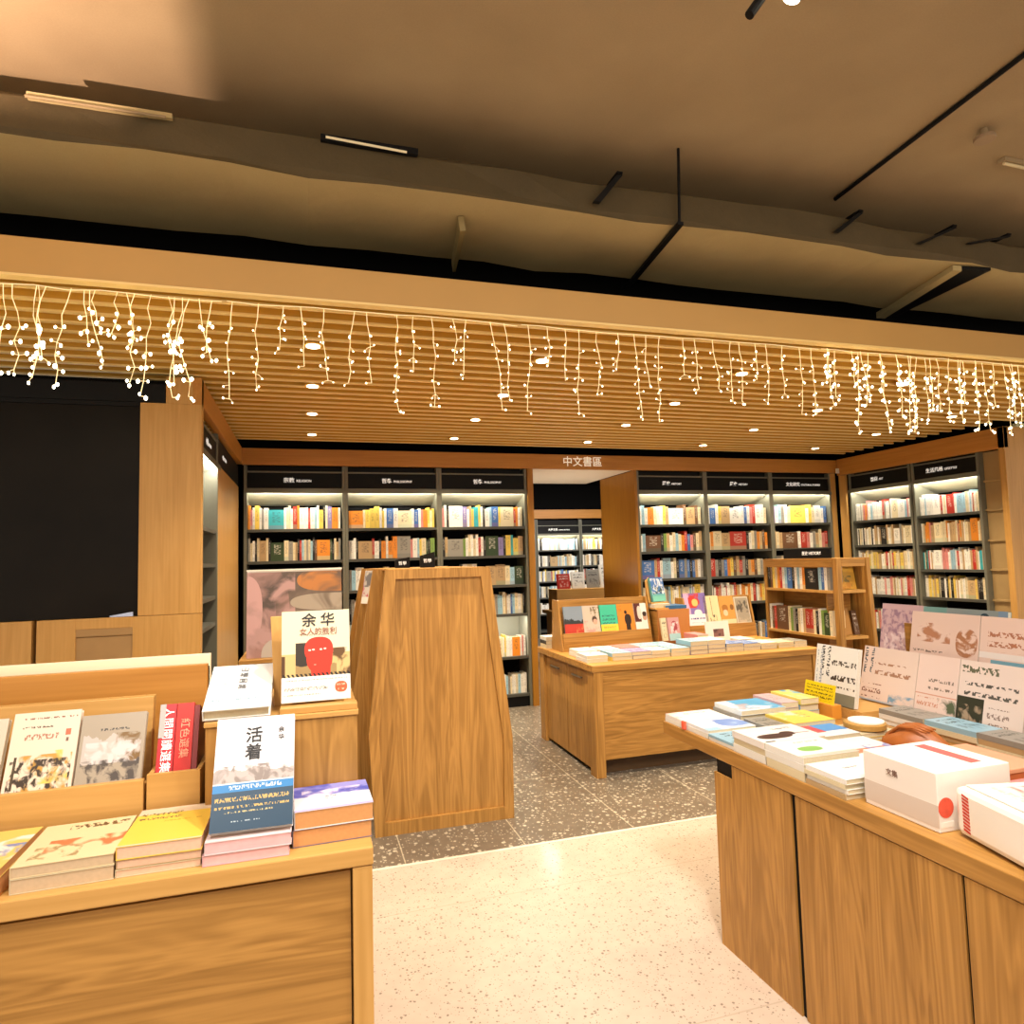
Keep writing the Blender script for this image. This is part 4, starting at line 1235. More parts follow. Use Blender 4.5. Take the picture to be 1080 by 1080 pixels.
def track_rack(label, x0, x1, y, ztop):
    t = thing('book_rack', label, 'book rack', ((x0 + x1) / 2, y + 0.2, MZ))
    m = MB(); m.box(x0, x1, y, y + 0.015, MZ + 0.0005, 0.900); m.box(x0, x1, y + 0.016, y + 0.05, MZ + 0.05, 0.885); m.build('lip', WX, t, bevel=0.001)
    m = MB(); m.hexa([(x0, y + 0.10, MZ + 0.0005), (x1, y + 0.10, MZ + 0.0005), (x1, y + 0.115, MZ + 0.0005), (x0, y + 0.115, MZ + 0.0005), (x0, y + 0.12, ztop), (x1, y + 0.12, ztop), (x1, y + 0.135, ztop), (x0, y + 0.135, ztop)]); m.build('back_board', WX, t, bevel=0.001)
    for xx in (x0 - 0.016, x1 + 0.0005):
        m = MB(); m.hexa([(xx, y, MZ + 0.0005), (xx + 0.0155, y, MZ + 0.0005), (xx + 0.0155, y + 0.24, MZ + 0.0005), (xx, y + 0.24, MZ + 0.0005), (xx, y + 0.08, ztop), (xx + 0.0155, y + 0.08, ztop), (xx + 0.0155, y + 0.2, ztop), (xx, y + 0.2, ztop)]); m.build('side_panel', WZ, t, bevel=0.001)
    return t


track_rack('oak rack holding five upright books on the left of the middle table', 1.925, 2.70, 4.985, 1.16)
track_rack('oak rack holding four upright books on the right of the middle table', 3.07, 3.72, 4.985, 1.13)
R5 = [
    (1.955, 0.163, cover('cover_blue_grey_red', hx('8694a4'), [('hill', 0, 1, 0.28, 0.72, hx('2a2c2c'), 4), ('solid', 0, 1, 0, 0.36, hx('c0341f'), 1), ('blob', 0.6, 1, 0, 0.34, hx('d8764a'), 3), ('text', 0.1, 0.35, 0.36, 0.55, hx('3a4048'), 12)]), 'blue-grey and red book, first from the left on the five-book rack'),
    (2.118, 0.150, cover('cover_rosy_portrait', hx('cfbfae'), [('oval', 0.55, 0.85, 0.35, 0.6, hx('4a3428'), 1), ('oval', 0.6, 0.85, 0.3, 0.5, hx('d8a890'), 1), ('blob', 0.05, 0.9, 0, 0.45, hx('d0a098'), 3), ('blob', 0.5, 1, 0.6, 0.95, hx('7a6a50'), 4)]), 'pale rosy book with a portrait, second on the five-book rack'),
    (2.275, 0.150, cover('cover_teal_yellow', hx('3fbf9c'), [('text', 0.1, 0.85, 0.3, 0.62, hx('1f5a58'), 13), ('solid', 0, 1, 0, 0.28, hx('f0d444'), 1), ('text', 0.15, 0.85, 0.06, 0.22, hx('b8902c'), 14)]), 'teal book with yellow band, third on the five-book rack'),
    (2.432, 0.152, cover('cover_orange_figure', hx('e88c2e'), [('oval', 0.42, 0.58, 0.62, 0.76, hx('2c1a10'), 1), ('oval', 0.4, 0.8, 0.2, 0.62, hx('2c1a10'), 1), ('solid', 0.45, 0.72, 0.0, 0.3, hx('2c1a10'), 1), ('text', 0.1, 0.3, 0.65, 0.95, hx('c86a18'), 10)]), 'orange book with a dark figure, fourth on the five-book rack'),
    (2.588, 0.115, cover('cover_two_faces', hx('f2eee8'), [('solid', 0, 0.5, 0.3, 1, hx('5a2420'), 1), ('oval', 0.22, 0.55, 0.4, 0.9, hx('e8d4c8'), 1), ('oval', 0.62, 0.95, 0.35, 0.62, hx('c89a80'), 1), ('oval', 0.62, 0.95, 0.5, 0.68, hx('33221c'), 1)]), 'white and maroon book with two faces, last on the five-book rack'),
]
for k, (x, w, mat, lb) in enumerate(R5):
    book(lb, w, 0.222, 0.018, mat, (x, 5.038, 0.8865), (L(77), 0, L((-2, 1.5, -2, 2, 0)[k])), group='upright books on the five-book rack')
R4 = [
    (3.04, 0.215, 0.285, cover('cover_purple_clown', hx('8a74b8'), [('solid', 0, 1, 0, 0.36, hx('f4f0f4'), 1), ('solid', 0, 0.25, 0.36, 1, hx('d8b4d8'), 1), ('blob', 0.2, 0.7, 0.55, 1.0, hx('cf3a2c'), 3), ('oval', 0.35, 0.62, 0.6, 0.82, hx('e8c874'), 1), ('oval', 0.4, 0.75, 0.25, 0.5, hx('f0e8ec'), 1), ('text', 0.2, 0.85, 0.1, 0.25, hx('4a4490'), 9)]), 'purple and white book with red shapes, first on the four-book rack'),
    (3.258, 0.15, 0.255, cover('cover_cream_string', hx('ead9a8'), [('solid', 0.47, 0.5, 0.3, 0.95, hx('7a5a38'), 1), ('blob', 0.3, 0.75, 0.05, 0.35, hx('4a3c2c'), 5)]), 'cream book with a hanging drawing, second on the four-book rack'),
    (3.412, 0.148, 0.245, cover('cover_tan_faces', hx('d79c4c'), [('oval', 0.15, 0.55, 0.45, 0.7, hx('a86c2c'), 1), ('oval', 0.2, 0.5, 0.3, 0.52, hx('f0c8a8'), 1), ('oval', 0.7, 0.95, 0.5, 0.7, hx('8a5a28'), 1), ('solid', 0, 1, 0, 0.18, hx('ecd6a8'), 1)]), 'tan book with face drawings, third on the four-book rack'),
    (3.565, 0.145, 0.235, cover('cover_grey_sketch', hx('d8cdb8'), [('solid', 0.08, 0.95, 0.05, 0.95, hx('a89c88'), 1), ('blob', 0.1, 0.9, 0.4, 0.85, hx('5a544a'), 5), ('blob', 0.1, 0.9, 0.05, 0.4, hx('c8b49a'), 3)]), 'grey sketch-covered book leaning last on the four-book rack'),
]
for k, (x, w, h, mat, lb) in enumerate(R4):
    book(lb, w, h, 0.018, mat, (x + (0.03 if k == 0 else 0), 5.038, 0.8865), (L(77), 0, 0), group='upright books on the four-book rack')

# block between the racks with a stack and a leaning book on top
ct = thing('display_riser', 'oak block between the two racks on the middle table', 'display riser', (2.9, 5.1, MZ))
m = MB(); m.box(2.745, 3.04, 4.94, 4.955, MZ + 0.0005, 1.052); m.build('front_board', plain('reddish_oak', hx('b4763a'), 0.5, noise=0.08, scale=8), ct)
m = MB(); m.box(2.745, 3.04, 4.956, 5.24, MZ + 0.0005, 1.04); m.build('block', WY, ct)
m = MB(); m.box(2.735, 2.86, 4.96, 5.22, 1.0525, 1.066); m.build('top_board', PX, ct)
book('blue-green book lying flat on the oak block, spine to the front', 0.165, 0.2, 0.028, cover('cover_blue_green', hx('2f6a9c'), []), (3.03, 4.962, 1.0535), (0, 0, L(90)), group=None)
book('white book flat under the small easel on the oak block', 0.15, 0.2, 0.03, SIMPLE['w'], (2.742, 4.99, 1.0672), (0, 0, 0))
c_mt = cover('cover_blue_mountain', hx('6fb8b4'), [('solid', 0, 1, 0.3, 1, hx('4a7cc0'), 1), ('blob', 0, 1, 0.3, 0.95, hx('f0f2f4'), 4), ('blob', 0.1, 0.9, 0.3, 0.6, hx('2a4a30'), 5), ('solid', 0, 1, 0, 0.22, hx('7cc8b4'), 1)])
st = thing('book_easel', 'small oak easel holding the blue mountain book on the oak block', 'book stand', (2.80, 5.1, 1.0975))
m = MB(); m.hexa([(-0.06, -0.02, 0), (0.06, -0.02, 0), (0.06, 0.03, 0), (-0.06, 0.03, 0), (-0.06, 0.02, 0.19), (-0.03, 0.02, 0.22), (-0.03, 0.035, 0.22), (-0.06, 0.035, 0.19)]); m.build('back_rest', PZ, st, local=True)
m = MB(); m.box(-0.055, 0.11, -0.06, -0.021, 0.0, 0.012); m.build('foot_lip', PX, st, local=True)
book('blue and green mountain-covered book on the small easel', 0.135, 0.205, 0.03, c_mt, (2.755, 5.06, 1.1105), (L(78), 0, L(10)), pages=PAPER)
# small upright display in front of the block
book('small pink and blue book standing open-faced before the oak block', 0.11, 0.185, 0.02, cover('cover_pink_blue', hx('cf9a9a'), [('solid', 0, 1, 0, 0.3, hx('a8d4dc'), 1), ('oval', 0.3, 0.8, 0.4, 0.85, hx('a84048'), 1), ('blob', 0.2, 0.9, 0.3, 0.8, hx('f0dcdc'), 4)]), (2.79, 4.86, 0.806), (L(80), 0, L(6)), pages=PAPER)
book('cream book standing beside the pink and blue one before the oak block', 0.05, 0.185, 0.02, SIMPLE['c'], (2.735, 4.87, 0.806), (L(80), 0, L(6)), pages=PAPER)
sc_ = thing('sign_card', 'white card with a small brown picture standing among the front stacks', 'card', (3.03, 4.69, 0.805), (L(82), 0, L(2)))
m = MB(); m.box(0, 0.225, 0, 0.155, 0, 0.006, 0, None, {1: [(0, 0), (1, 0), (1, 1), (0, 1)]}); m.build('card', cover('card_print', hx('f2e6d6'), [('solid', 0.32, 0.76, 0.2, 0.6, hx('8a5a4c'), 1), ('blob', 0.34, 0.74, 0.2, 0.6, hx('5a3430'), 5)]), sc_, local=True)

# flat stacks on the middle table
TG = 'flat stacks on the middle table'
front_row = [  # x, width, colours top-down, thickness
    (1.87, 0.162, 'w w', 0.024), (2.065, 0.158, 'l y', 0.026), (2.225, 0.158, 'v s', 0.026), (2.385, 0.150, 'w c', 0.026), (2.54, 0.160, 'l c', 0.028),
    (2.705, 0.150, 'l s v', 0.032), (2.858, 0.150, 'w v s', 0.032), (3.013, 0.152, 'b w c', 0.02), (3.17, 0.150, 'b c', 0.026), (3.325, 0.148, 'w s', 0.024), (3.478, 0.146, 'c y', 0.022), (3.63, 0.118, 's w', 0.022)]
for k, (x, w, cols, th) in enumerate(front_row):
    cc = cols.split()
    stack(f'the {ORD[k]} stack in the front row, middle table', x, 4.40 + (0.0 if k else 0.0), MZ, w, 0.205, [th] * len(cc), [SIMPLE[c] for c in cc], [CNAME[c] + ' paperback' for c in cc], group=TG, seed=k)
back_row = [(1.905, 0.158, 'w w', 0.024), (2.085, 0.155, 'w p', 0.024), (2.25, 0.155, 'p c', 0.026), (2.415, 0.150, 'l w', 0.026), (2.57, 0.148, 'l w', 0.026), (3.30, 0.148, 'w c', 0.026), (3.46, 0.148, 'o c', 0.022)]
for k, (x, w, cols, th) in enumerate(back_row):
    cc = cols.split()
    stack(f'the {ORD[k]} stack in the rear row, middle table', x, 4.64, MZ, w, 0.20, [th] * len(cc), [SIMPLE[c] for c in cc], [CNAME[c] + ' paperback' for c in cc], group=TG, seed=50 + k)
stack('the tall stack before the oak block', 2.92, 4.64, MZ, 0.10, 0.20, [0.05, 0.06], [SIMPLE['p'], SIMPLE['v']], ['pink paperback', 'lilac paperback'], group=TG, seed=77)
stack('the small stack behind the left end of the five-book rack', 1.865, 5.235, MZ, 0.135, 0.15, [0.03, 0.03, 0.035], [SIMPLE['w'], SIMPLE['k'], SIMPLE['c']], ['white paperback', 'black paperback', 'cream paperback'], group=TG, seed=80)

# ================================================================== second bookstand behind the middle table (shelves towards the aisle)
bx0, by0, bz = 4.1, 4.42, 1.44
bs = thing('bookstand', 'oak shelf stand with books on two open faces and a black HISTORY sign', 'bookstand', (4.35, 4.9, 0))
m = MB(); m.box(bx0, bx0 + 0.05, by0, by0 + 0.05, 0, bz); m.build('corner_post', WZ, bs, bevel=0.002)
m = MB(); m.box(bx0, bx0 + 0.34, 5.30, 5.33, 0, bz - 0.016); m.build('far_panel', WZ, bs)
m = MB(); m.hexa([(4.47, by0, 0), (4.51, by0, 0), (4.51, 5.295, 0), (4.47, 5.295, 0), (4.40, by0, bz), (4.44, by0, bz), (4.44, 5.295, bz), (4.40, 5.295, bz)]); m.build('slanted_panel', WZ, bs, bevel=0.002)
m = MB(); m.box(bx0, 4.398, by0 + 0.051, 5.33, bz - 0.015, bz); m.build('top_board', WY, bs, bevel=0.002)
m = MB(); m.box(bx0, bx0 + 0.02, by0 + 0.051, 5.299, bz - 0.075, bz - 0.016); m.build('top_rail', WY, bs)
m = MB(); m.box(bx0 + 0.051, 4.39, by0, by0 + 0.02, bz - 0.07, bz - 0.001); m.build('top_rail', WX, bs)
m = MB(); m.box(bx0 + 0.19, bx0 + 0.205, by0 + 0.2, 5.299, 0.05, bz - 0.016); m.build('spine_board', WY, bs)
m = MB(); m.box(bx0 + 0.05, 4.39, by0 + 0.18, by0 + 0.195, 0.05, bz - 0.016); m.build('spine_board', WX, bs)
for z in (1.175, 0.80, 0.45, 0.08):
    m = MB(); m.box(bx0 - 0.01, bx0 + 0.189, by0 + 0.051, 5.299, z - 0.022, z); m.box(bx0 + 0.051, 4.38, by0, by0 + 0.0505, z - 0.022, z); m.box(bx0 + 0.19, 4.38, by0 + 0.051, by0 + 0.179, z - 0.022, z)
    m.build('shelf', PX, bs)


def fx_stand(a, d, z):
    return (bx0 + 0.008 + d, -a, z)


r = random.Random(5)
for z, rowtxt, nm in ((1.176, 'k1 n1 y1 c1 o1 r1 w1 l1 b2 k1 w1 l1 w1 o1 k5 l1 b1 w1 s1', 'upper'), (0.801, 'w1 n1 r1 n5 c1 g1 s1 k1 c1 w1 T1 r2 r1 c1 k1 w1 g1 d2 c1', 'lower')):
    def lab(c, i, wdt, nm=nm):
        COUNT['individual'] += 1
        kind = 'face-out book' if wdt > 0.085 else 'book'
        return f'{CNAME[c]} {kind}, {ORD[i]} from the left on the {nm} shelf of the HISTORY stand'
    fill_row(parse(rowtxt), -5.285, -(by0 + 0.09), z, fx_stand, r, labeler=lab, group=f'books on the {nm} shelf of the HISTORY stand', depth=0.13)
c_yl = cover('cover_yellow_field', hx('d8a840'), [('blob', 0.4, 0.8, 0.1, 0.6, hx('8a7a3c'), 4), ('blob', 0, 1, 0, 0.3, hx('c88c30'), 3)])
book('yellow book framed in the end face of the HISTORY stand', 0.195, 0.19, 0.02, c_yl, (4.175, by0 + 0.10, 1.1757), (L(80), 0, 0), group=None)
book('tan book with dark figure on the end face of the HISTORY stand', 0.13, 0.22, 0.02, cover('cover_tan_figure', hx('c08a3e'), [('blob', 0.3, 0.6, 0.2, 0.7, hx('4a2c14'), 3)]), (4.165, by0 + 0.10, 0.8007), (L(80), 0, 0))
book('dark brown book beside the tan one on the HISTORY stand', 0.05, 0.2, 0.02, SIMPLE['n'], (4.315, by0 + 0.09, 0.8007), (L(80), 0, 0))
t = thing('sign_plate', 'black HISTORY sign plate on top of the oak shelf stand', 'sign', (4.13, 4.75, bz + 0.0005), (0, 0, -math.pi / 2), group='black sign plates')
m = MB(); m.box(-0.33, 0.24, 0, 0.012, 0, 0.085); m.build('plate', BLACK, t, local=True)
lettering('歷史 HISTORY', 0.036, t, (0.02, -0.0008, 0.043), FRONT, LETTER)

# ================================================================== right display table
RZ_ = 0.76
PHI = 0.0
RO = Vector((1.512, 2.72, 0))


def rt(lx, ly, z=0.0):
    c, s = math.cos(PHI), math.sin(PHI)
    return Vector((RO.x + c * lx - s * ly, RO.y + s * lx + c * ly, z))


rt_ = thing('display_table', 'large oak display table with overhanging top at the right front', 'display table', RO, (0, 0, PHI))
m = MB(); m.box(0, 2.6, -2.0, 0, RZ_ - 0.055, RZ_); m.build('table_top', WY, rt_, local=True, bevel=0.003)
m = MB(); m.box(0.0125, 2.5, -1.99, -0.392, 0.0, RZ_ - 0.0565); m.box(0.05, 2.5, -0.3915, -0.372, 0.0, RZ_ - 0.0555); m.box(0.2, 0.3, -0.5, -0.3922, RZ_ - 0.0564, RZ_ - 0.0555); m.build('base', BLACK, rt_, local=True)
m = MB(); m.prism([(-0.82, 0.0), (-0.384, 0.0), (-0.384, RZ_ - 0.11), (-0.50, RZ_ - 0.11), (-0.50, RZ_ - 0.058), (-0.82, RZ_ - 0.058)][::-1], 0.004, 0.012, 'x'); m.build('door', WZ, rt_, local=True, bevel=0.0015)
m = MB(); m.box(0.004, 0.012, -1.425, -0.842, 0.0, RZ_ - 0.058); m.build('door', WZ, rt_, local=True, bevel=0.0015)
m = MB(); m.box(0.004, 0.012, -1.99, -1.433, 0.0, RZ_ - 0.058); m.build('door', WZ, rt_, local=True, bevel=0.0015)
m = MB(); m.box(0.0125, 0.0495, -0.3915, -0.384, 0.0, RZ_ - 0.11); m.box(0.0498, 2.5, -0.3718, -0.36, 0.0, RZ_ - 0.056); m.build('end_panel', WX, rt_, local=True)

# racks on the right table (their faces look at the camera side, -X)
rr1 = thing('book_rack', 'low oak rack holding the white display books on the right table', 'book rack', RO, (0, 0, PHI))


def rbox(mb, x0, x1, y0, y1, z0, z1):
    mb.box(x0, x1, y0, y1, z0, z1)


m = MB(); m.box(0.96, 1.11, -1.75, 0.0, RZ_ + 0.0005, 0.80); m.box(0.76, 0.9595, -0.36, 0.0, RZ_ + 0.0005, 0.80); m.build('base_step', PX, rr1, local=True)
m = MB(); m.hexa([(1.035, -1.75, 0.8005), (1.045, -1.75, 0.8005), (1.045, -0.11, 0.8005), (1.035, -0.11, 0.8005), (1.095, -1.75, 1.02), (1.105, -1.75, 1.02), (1.105, -0.11, 1.02), (1.095, -0.11, 1.02)]); m.build('back_board', WY, rr1, local=True)
rr2 = thing('book_rack', 'taller oak rack carrying the upper row of display books on the right table', 'book rack', RO, (0, 0, PHI))
m = MB(); m.box(1.112, 1.20, -1.75, -0.20, RZ_ + 0.0005, 0.975); m.build('base_step', WY, rr2, local=True)
m = MB(); m.box(1.19, 1.20, -1.75, -0.21, 0.9755, 1.15); m.build('back_board', WY, rr2, local=True)
rr3 = thing('book_rack', 'rear oak rack behind the white display books on the right table', 'book rack', RO, (0, 0, PHI))
m = MB(); m.box(1.24, 1.42, -1.75, -0.001, RZ_ + 0.0005, 0.955); m.build('base_step', WY, rr3, local=True)
m = MB(); m.box(1.35, 1.36, -1.75, 0.0, 0.9555, 1.18); m.build('back_board', WY, rr3, local=True)


def rdisplay(label, lx, ly, z, w, h, t, mat, tilt=74, group=None, pages=PAPERW):
    """upright book facing -X; ly is its far edge, it extends towards the camera"""
    return book(label, w, h, t, mat, rt(lx, ly, z), (L(tilt), 0, -math.pi / 2 + PHI), group=group, pages=pages)


GD = 'white display books on the right table'
c1 = cover('cover_white_kana', hx('f6f3ea'), [('vtext', 0.12, 0.36, 0.45, 0.98, hx('3a3a38'), 13), ('vtext', 0.04, 0.2, 0.2, 0.9, hx('a8b0b8'), 16), ('text', 0.4, 0.98, 0.66, 0.8, hx('5a5248'), 11), ('text', 0.4, 0.98, 0.28, 0.5, hx('4a4038'), 9), ('solid', 0.0, 1, 0.0, 0.2, hx('8a8874'), 1)])
rdisplay('white book with black script, upright behind the yellow notice card', 0.79, -0.062, 0.8007, 0.25, 0.26, 0.022, c1, 80, GD)
nt_ = thing('notice_card', 'yellow notice card in an oak block before the white script book', 'notice', rt(0.68, -0.09, RZ_ + 0.0005), (0, 0, -math.pi / 2 + PHI))
c_no = cover('notice_print', hx('f2d414'), [('text', 0.06, 0.94, 0.55, 0.9, hx('5a4a10'), 12), ('text', 0.06, 0.94, 0.1, 0.5, hx('6a5a10'), 9)])
m = MB(); m.box(0, 0.19, 0, 0.05, 0, 0.06); m.build('holder', plain('amber_oak', hx('c8842a'), 0.5, noise=0.1, scale=10), nt_, local=True, bevel=0.001)
m = MB(); m.hexa([(0, 0.012, 0.0602), (0.185, 0.012, 0.0602), (0.185, 0.016, 0.0602), (0, 0.016, 0.0602), (0, 0.03, 0.142), (0.185, 0.03, 0.142), (0.185, 0.034, 0.142), (0, 0.034, 0.142)], 0, None, {2: [(0, 0), (1, 0), (1, 1), (0, 1)]}); m.build('card', c_no, nt_, local=True)
c2 = cover('cover_white_pink_a', hx('f2ddd0'), [('vtext', 0.03, 0.2, 0.5, 0.98, hx('55606a'), 12), ('text', 0.24, 0.9, 0.5, 0.72, hx('b08468'), 8), ('blob', 0.55, 1.0, 0.0, 0.2, hx('7aa6c4'), 3), ('text', 0.04, 0.4, 0.06, 0.32, hx('8a5a48'), 12), ('solid', 0, 1, 0, 0.03, hx('b8c0c8'), 1)])
c3 = cover('cover_white_pink_b', hx('f4ddd2'), [('text', 0.3, 0.9, 0.42, 0.6, hx('8a7c70'), 10), ('solid', 0, 1, 0.32, 0.34, hx('e0a890'), 1), ('text', 0.06, 0.6, 0.1, 0.28, hx('d89a80'), 14), ('blob', 0.55, 1, 0.0, 0.3, hx('5c6a50'), 4)])
c4 = cover('cover_white_pink_c', hx('f2e2d8'), [('text', 0.03, 0.6, 0.72, 0.95, hx('6a7058'), 9), ('text', 0.1, 0.9, 0.45, 0.66, hx('5a5a54'), 9), ('solid', 0.0, 0.42, 0.0, 0.42, hx('34382a'), 1), ('blob', 0.04, 0.4, 0.05, 0.3, hx('b09a80'), 6), ('text', 0.48, 0.8, 0.05, 0.32, hx('9a8478'), 12)])
rdisplay('white and pink book with blue-grey vertical lettering on the low rack', 0.985, -0.136, 0.8007, 0.295, 0.248, 0.02, c2, 76, GD)
rdisplay('pink-white book with a green patch in its lower corner, mid low rack', 0.985, -0.434, 0.8007, 0.19, 0.248, 0.02, c3, 76, GD)
rdisplay('white book with a dark green square picture on the low rack', 0.985, -0.627, 0.8007, 0.265, 0.248, 0.02, c4, 76, GD)
rdisplay('white and pink book at the right picture edge on the low rack', 0.985, -0.895, 0.8007, 0.26, 0.248, 0.02, c2, 76, GD)
c5 = cover('cover_pink_birds', hx('f0d4c6'), [('blob', 0.1, 0.6, 0.45, 0.8, hx('c08868'), 5), ('oval', 0.68, 0.98, 0.25, 0.75, hx('b8805c'), 1), ('text', 0.05, 0.5, 0.05, 0.3, hx('8a7a70'), 14), ('blob', 0.68, 1, 0.2, 0.8, hx('f0d4c6'), 8)])
c6 = cover('cover_pink_blue_band', hx('f2d6c8'), [('text', 0.1, 0.8, 0.42, 0.78, hx('b87a5c'), 11), ('solid', 0.0, 1, 0.3, 0.4, hx('f6eee8'), 1), ('solid', 0.15, 1, 0.0, 0.28, hx('7cb4c8'), 1), ('text', 0.2, 1, 0.05, 0.22, hx('4a90ac'), 12)])
GU = 'display books on the upper rack, right table'
rdisplay('pink book with an oval bird emblem on the upper rack', 1.118, -0.305, 0.9757, 0.325, 0.24, 0.02, c5, 79, GU)
rdisplay('pink book with a blue lower band on the upper rack', 1.118, -0.633, 0.9757, 0.33, 0.24, 0.02, c6, 79, GU)
c7 = cover('cover_lilac_fur', hx('d8b8c0'), [('blob', 0, 1, 0, 0.9, hx('a888a0'), 9), ('blob', 0.1, 0.9, 0, 0.5, hx('f0dce0'), 7)])
c8 = cover('cover_teal_photo', hx('7fb0ac'), [('solid', 0.3, 1, 0, 1, hx('9aa8a8'), 1), ('oval', 0.7, 0.8, 0.78, 0.95, hx('2a4a5a'), 1), ('solid', 0.9, 1, 0, 1, hx('88a4c0'), 1)])
rdisplay('lilac furry-patterned book at the far end of the rear rack', 1.26, 0.0, 0.9557, 0.235, 0.272, 0.02, c7, 80, None)
rdisplay('teal and grey book on the rear rack behind the pink covers', 1.26, -0.238, 0.9557, 0.40, 0.27, 0.02, c8, 80, None)


def rstack(where, lx, ly, w, h, ths, mats, names, seed=0, pages=None, z=RZ_, turn=0.0):
    """lx, ly: corner nearest the front-left"""
    p = rt(lx, ly)
    return stack(where, p.x, p.y, z, w, h, ths, mats, names, rz=PHI + turn, pages=pages, group='flat stacks on the right table', seed=seed)


cR1 = cover('cover_white_red_corner', hx('f4f0ea'), [('blob', 0, 0.4, 0.4, 1, hx('e8b8a8'), 3), ('text', 0.3, 0.8, 0.7, 0.9, hx('c8c0b0'), 10)])
cR1b = cover('cover_white_blue_cloud', hx('f2f4f6'), [('oval', 0.42, 0.98, 0.15, 0.85, hx('8aa6e0'), 1), ('blob', 0.45, 1, 0.2, 0.9, hx('7a9ad8'), 2), ('blob', 0.5, 1, 0.1, 0.5, hx('b4d4ec'), 3), ('solid', 0, 0.3, 0, 0.25, hx('a4d0e4'), 1)])
cR2 = cover('cover_white_cat', hx('f4efe8'), [('oval', 0.08, 0.62, 0.16, 0.48, hx('4a302a'), 1), ('oval', 0.5, 0.72, 0.3, 0.55, hx('4a302a'), 1), ('solid', 0.6, 0.95, 0.36, 0.4, hx('6a4a40'), 1), ('text', 0.5, 0.85, 0.7, 0.85, hx('6a6460'), 10), ('solid', 0.05, 0.2, 0.0, 0.06, hx('3a3430'), 1)])
cR3 = cover('cover_white_leaf', hx('f5f3ea'), [('oval', 0.22, 0.62, 0.28, 0.55, hx('8cc060'), 1), ('text', 0.4, 0.85, 0.75, 0.85, hx('a8a49a'), 14), ('solid', 0, 1, 0, 0.12, hx('ecc4b0'), 1)])
cR4 = cover('cover_white_plain', hx('f6f3ec'), [('text', 0.35, 0.6, 0.5, 0.62, hx('6a6a6a'), 14), ('text', 0.1, 0.2, 0.7, 0.75, hx('a8b0b8'), 20)])
cR7 = cover('cover_sky_blue', hx('e8f0f2'), [('solid', 0.25, 1, 0.0, 1, hx('5cb0dc'), 1), ('blob', 0.2, 1, 0, 0.5, hx('e4f2f6'), 3), ('blob', 0, 0.5, 0.1, 0.6, hx('b8b0b8'), 4)])
cR8 = cover('cover_yellow_card', hx('f2d460'), [('blob', 0.05, 0.6, 0.4, 1, hx('f6eecf'), 3), ('text', 0.55, 0.75, 0.4, 0.8, hx('9a9060'), 10)])
cR9 = cover('cover_pale_pink', hx('dcb8bc'), [('text', 0.2, 0.8, 0.3, 0.8, hx('b08890'), 10)])
cR10 = cover('cover_yellow_cyan', hx('f0e070'), [('blob', 0.4, 1, 0.3, 1, hx('58b0dc'), 2.4), ('blob', 0, 0.6, 0, 0.6, hx('d8ecb0'), 3)])
cRr = cover('cover_red_blue', hx('f2eeec'), [('solid', 0.05, 0.5, 0.35, 1, hx('dc5058'), 1), ('solid', 0.5, 1, 0.4, 1, hx('4a98dc'), 1), ('blob', 0, 1, 0.0, 0.4, hx('f6f2f0'), 3)])
cRs = cover('cover_white_orange_stripe', hx('f4f2f0'), [('solid', 0, 1, 0.28, 0.48, hx('e88a6a'), 1), ('blob', 0.55, 1, 0.05, 0.6, hx('8a94c8'), 6)])
W = 'white paperback'
rstack('the far corner stack on the right table', 0.012, -0.172, 0.225, 0.163, [0.016, 0.016], [cR1, SIMPLE['w']], ['white and pink paperback', W], 1)
rstack('the blue-clouded stack, second along the right table edge', 0.012, -0.338, 0.225, 0.163, [0.012, 0.02], [cR1b, SIMPLE['w']], ['white paperback with blue cloud', W], 2)
rstack('the low pale blue stack, third along the right table edge', 0.014, -0.508, 0.225, 0.165, [0.01, 0.012], [SIMPLE['l'], SIMPLE['w']], ['pale blue paperback', W], 2)
rstack('the stack with the brown animal cover', 0.008, -0.698, 0.262, 0.186, [0.024, 0.022, 0.028], [cR2, SIMPLE['c'], SIMPLE['w']], ['white paperback with brown animal', 'cream paperback', W], 3)
rstack('the stack with the green leaf cover', 0.005, -0.893, 0.225, 0.19, [0.022, 0.022, 0.03], [cR3, SIMPLE['w'], SIMPLE['c']], ['white paperback with green leaf', W, 'cream paperback'], 4)
rstack('the stack before the boxed set', 0.006, -1.068, 0.222, 0.168, [0.015, 0.014, 0.014, 0.016], [cR4, SIMPLE['c'], SIMPLE['w'], SIMPLE['T']], ['plain white paperback', 'cream paperback', W, 'tan paperback'], 5)
rstack('the sky-blue stack behind the corner stack', 0.245, -0.235, 0.225, 0.2, [0.02, 0.022, 0.024], [cR7, SIMPLE['s'], SIMPLE['w']], ['sky blue and white paperback', 'grey paperback', W], 6)
rstack('the grey-white stack between blue and yellow stacks', 0.245, -0.44, 0.10, 0.185, [0.02, 0.02], [SIMPLE['s'], SIMPLE['l']], ['grey paperback', 'pale blue paperback'], 7)
rstack('the wide yellow stack behind the animal cover', 0.35, -0.44, 0.20, 0.185, [0.02, 0.03], [cR8, SIMPLE['l']], ['yellow and white paperback', 'pale blue paperback'], 8)
rstack('the pink stack at the far side of the right table', 0.475, -0.21, 0.09, 0.2, [0.025, 0.03, 0.02], [cR9, SIMPLE['s'], SIMPLE['w']], ['pale pink paperback', 'grey paperback', W], 9)
rstack('the yellow and cyan stack beside the notice card', 0.57, -0.215, 0.10, 0.2, [0.025, 0.03, 0.03], [cR10, SIMPLE['l'], SIMPLE['s']], ['yellow and cyan paperback', 'pale blue paperback', 'grey paperback'], 10)
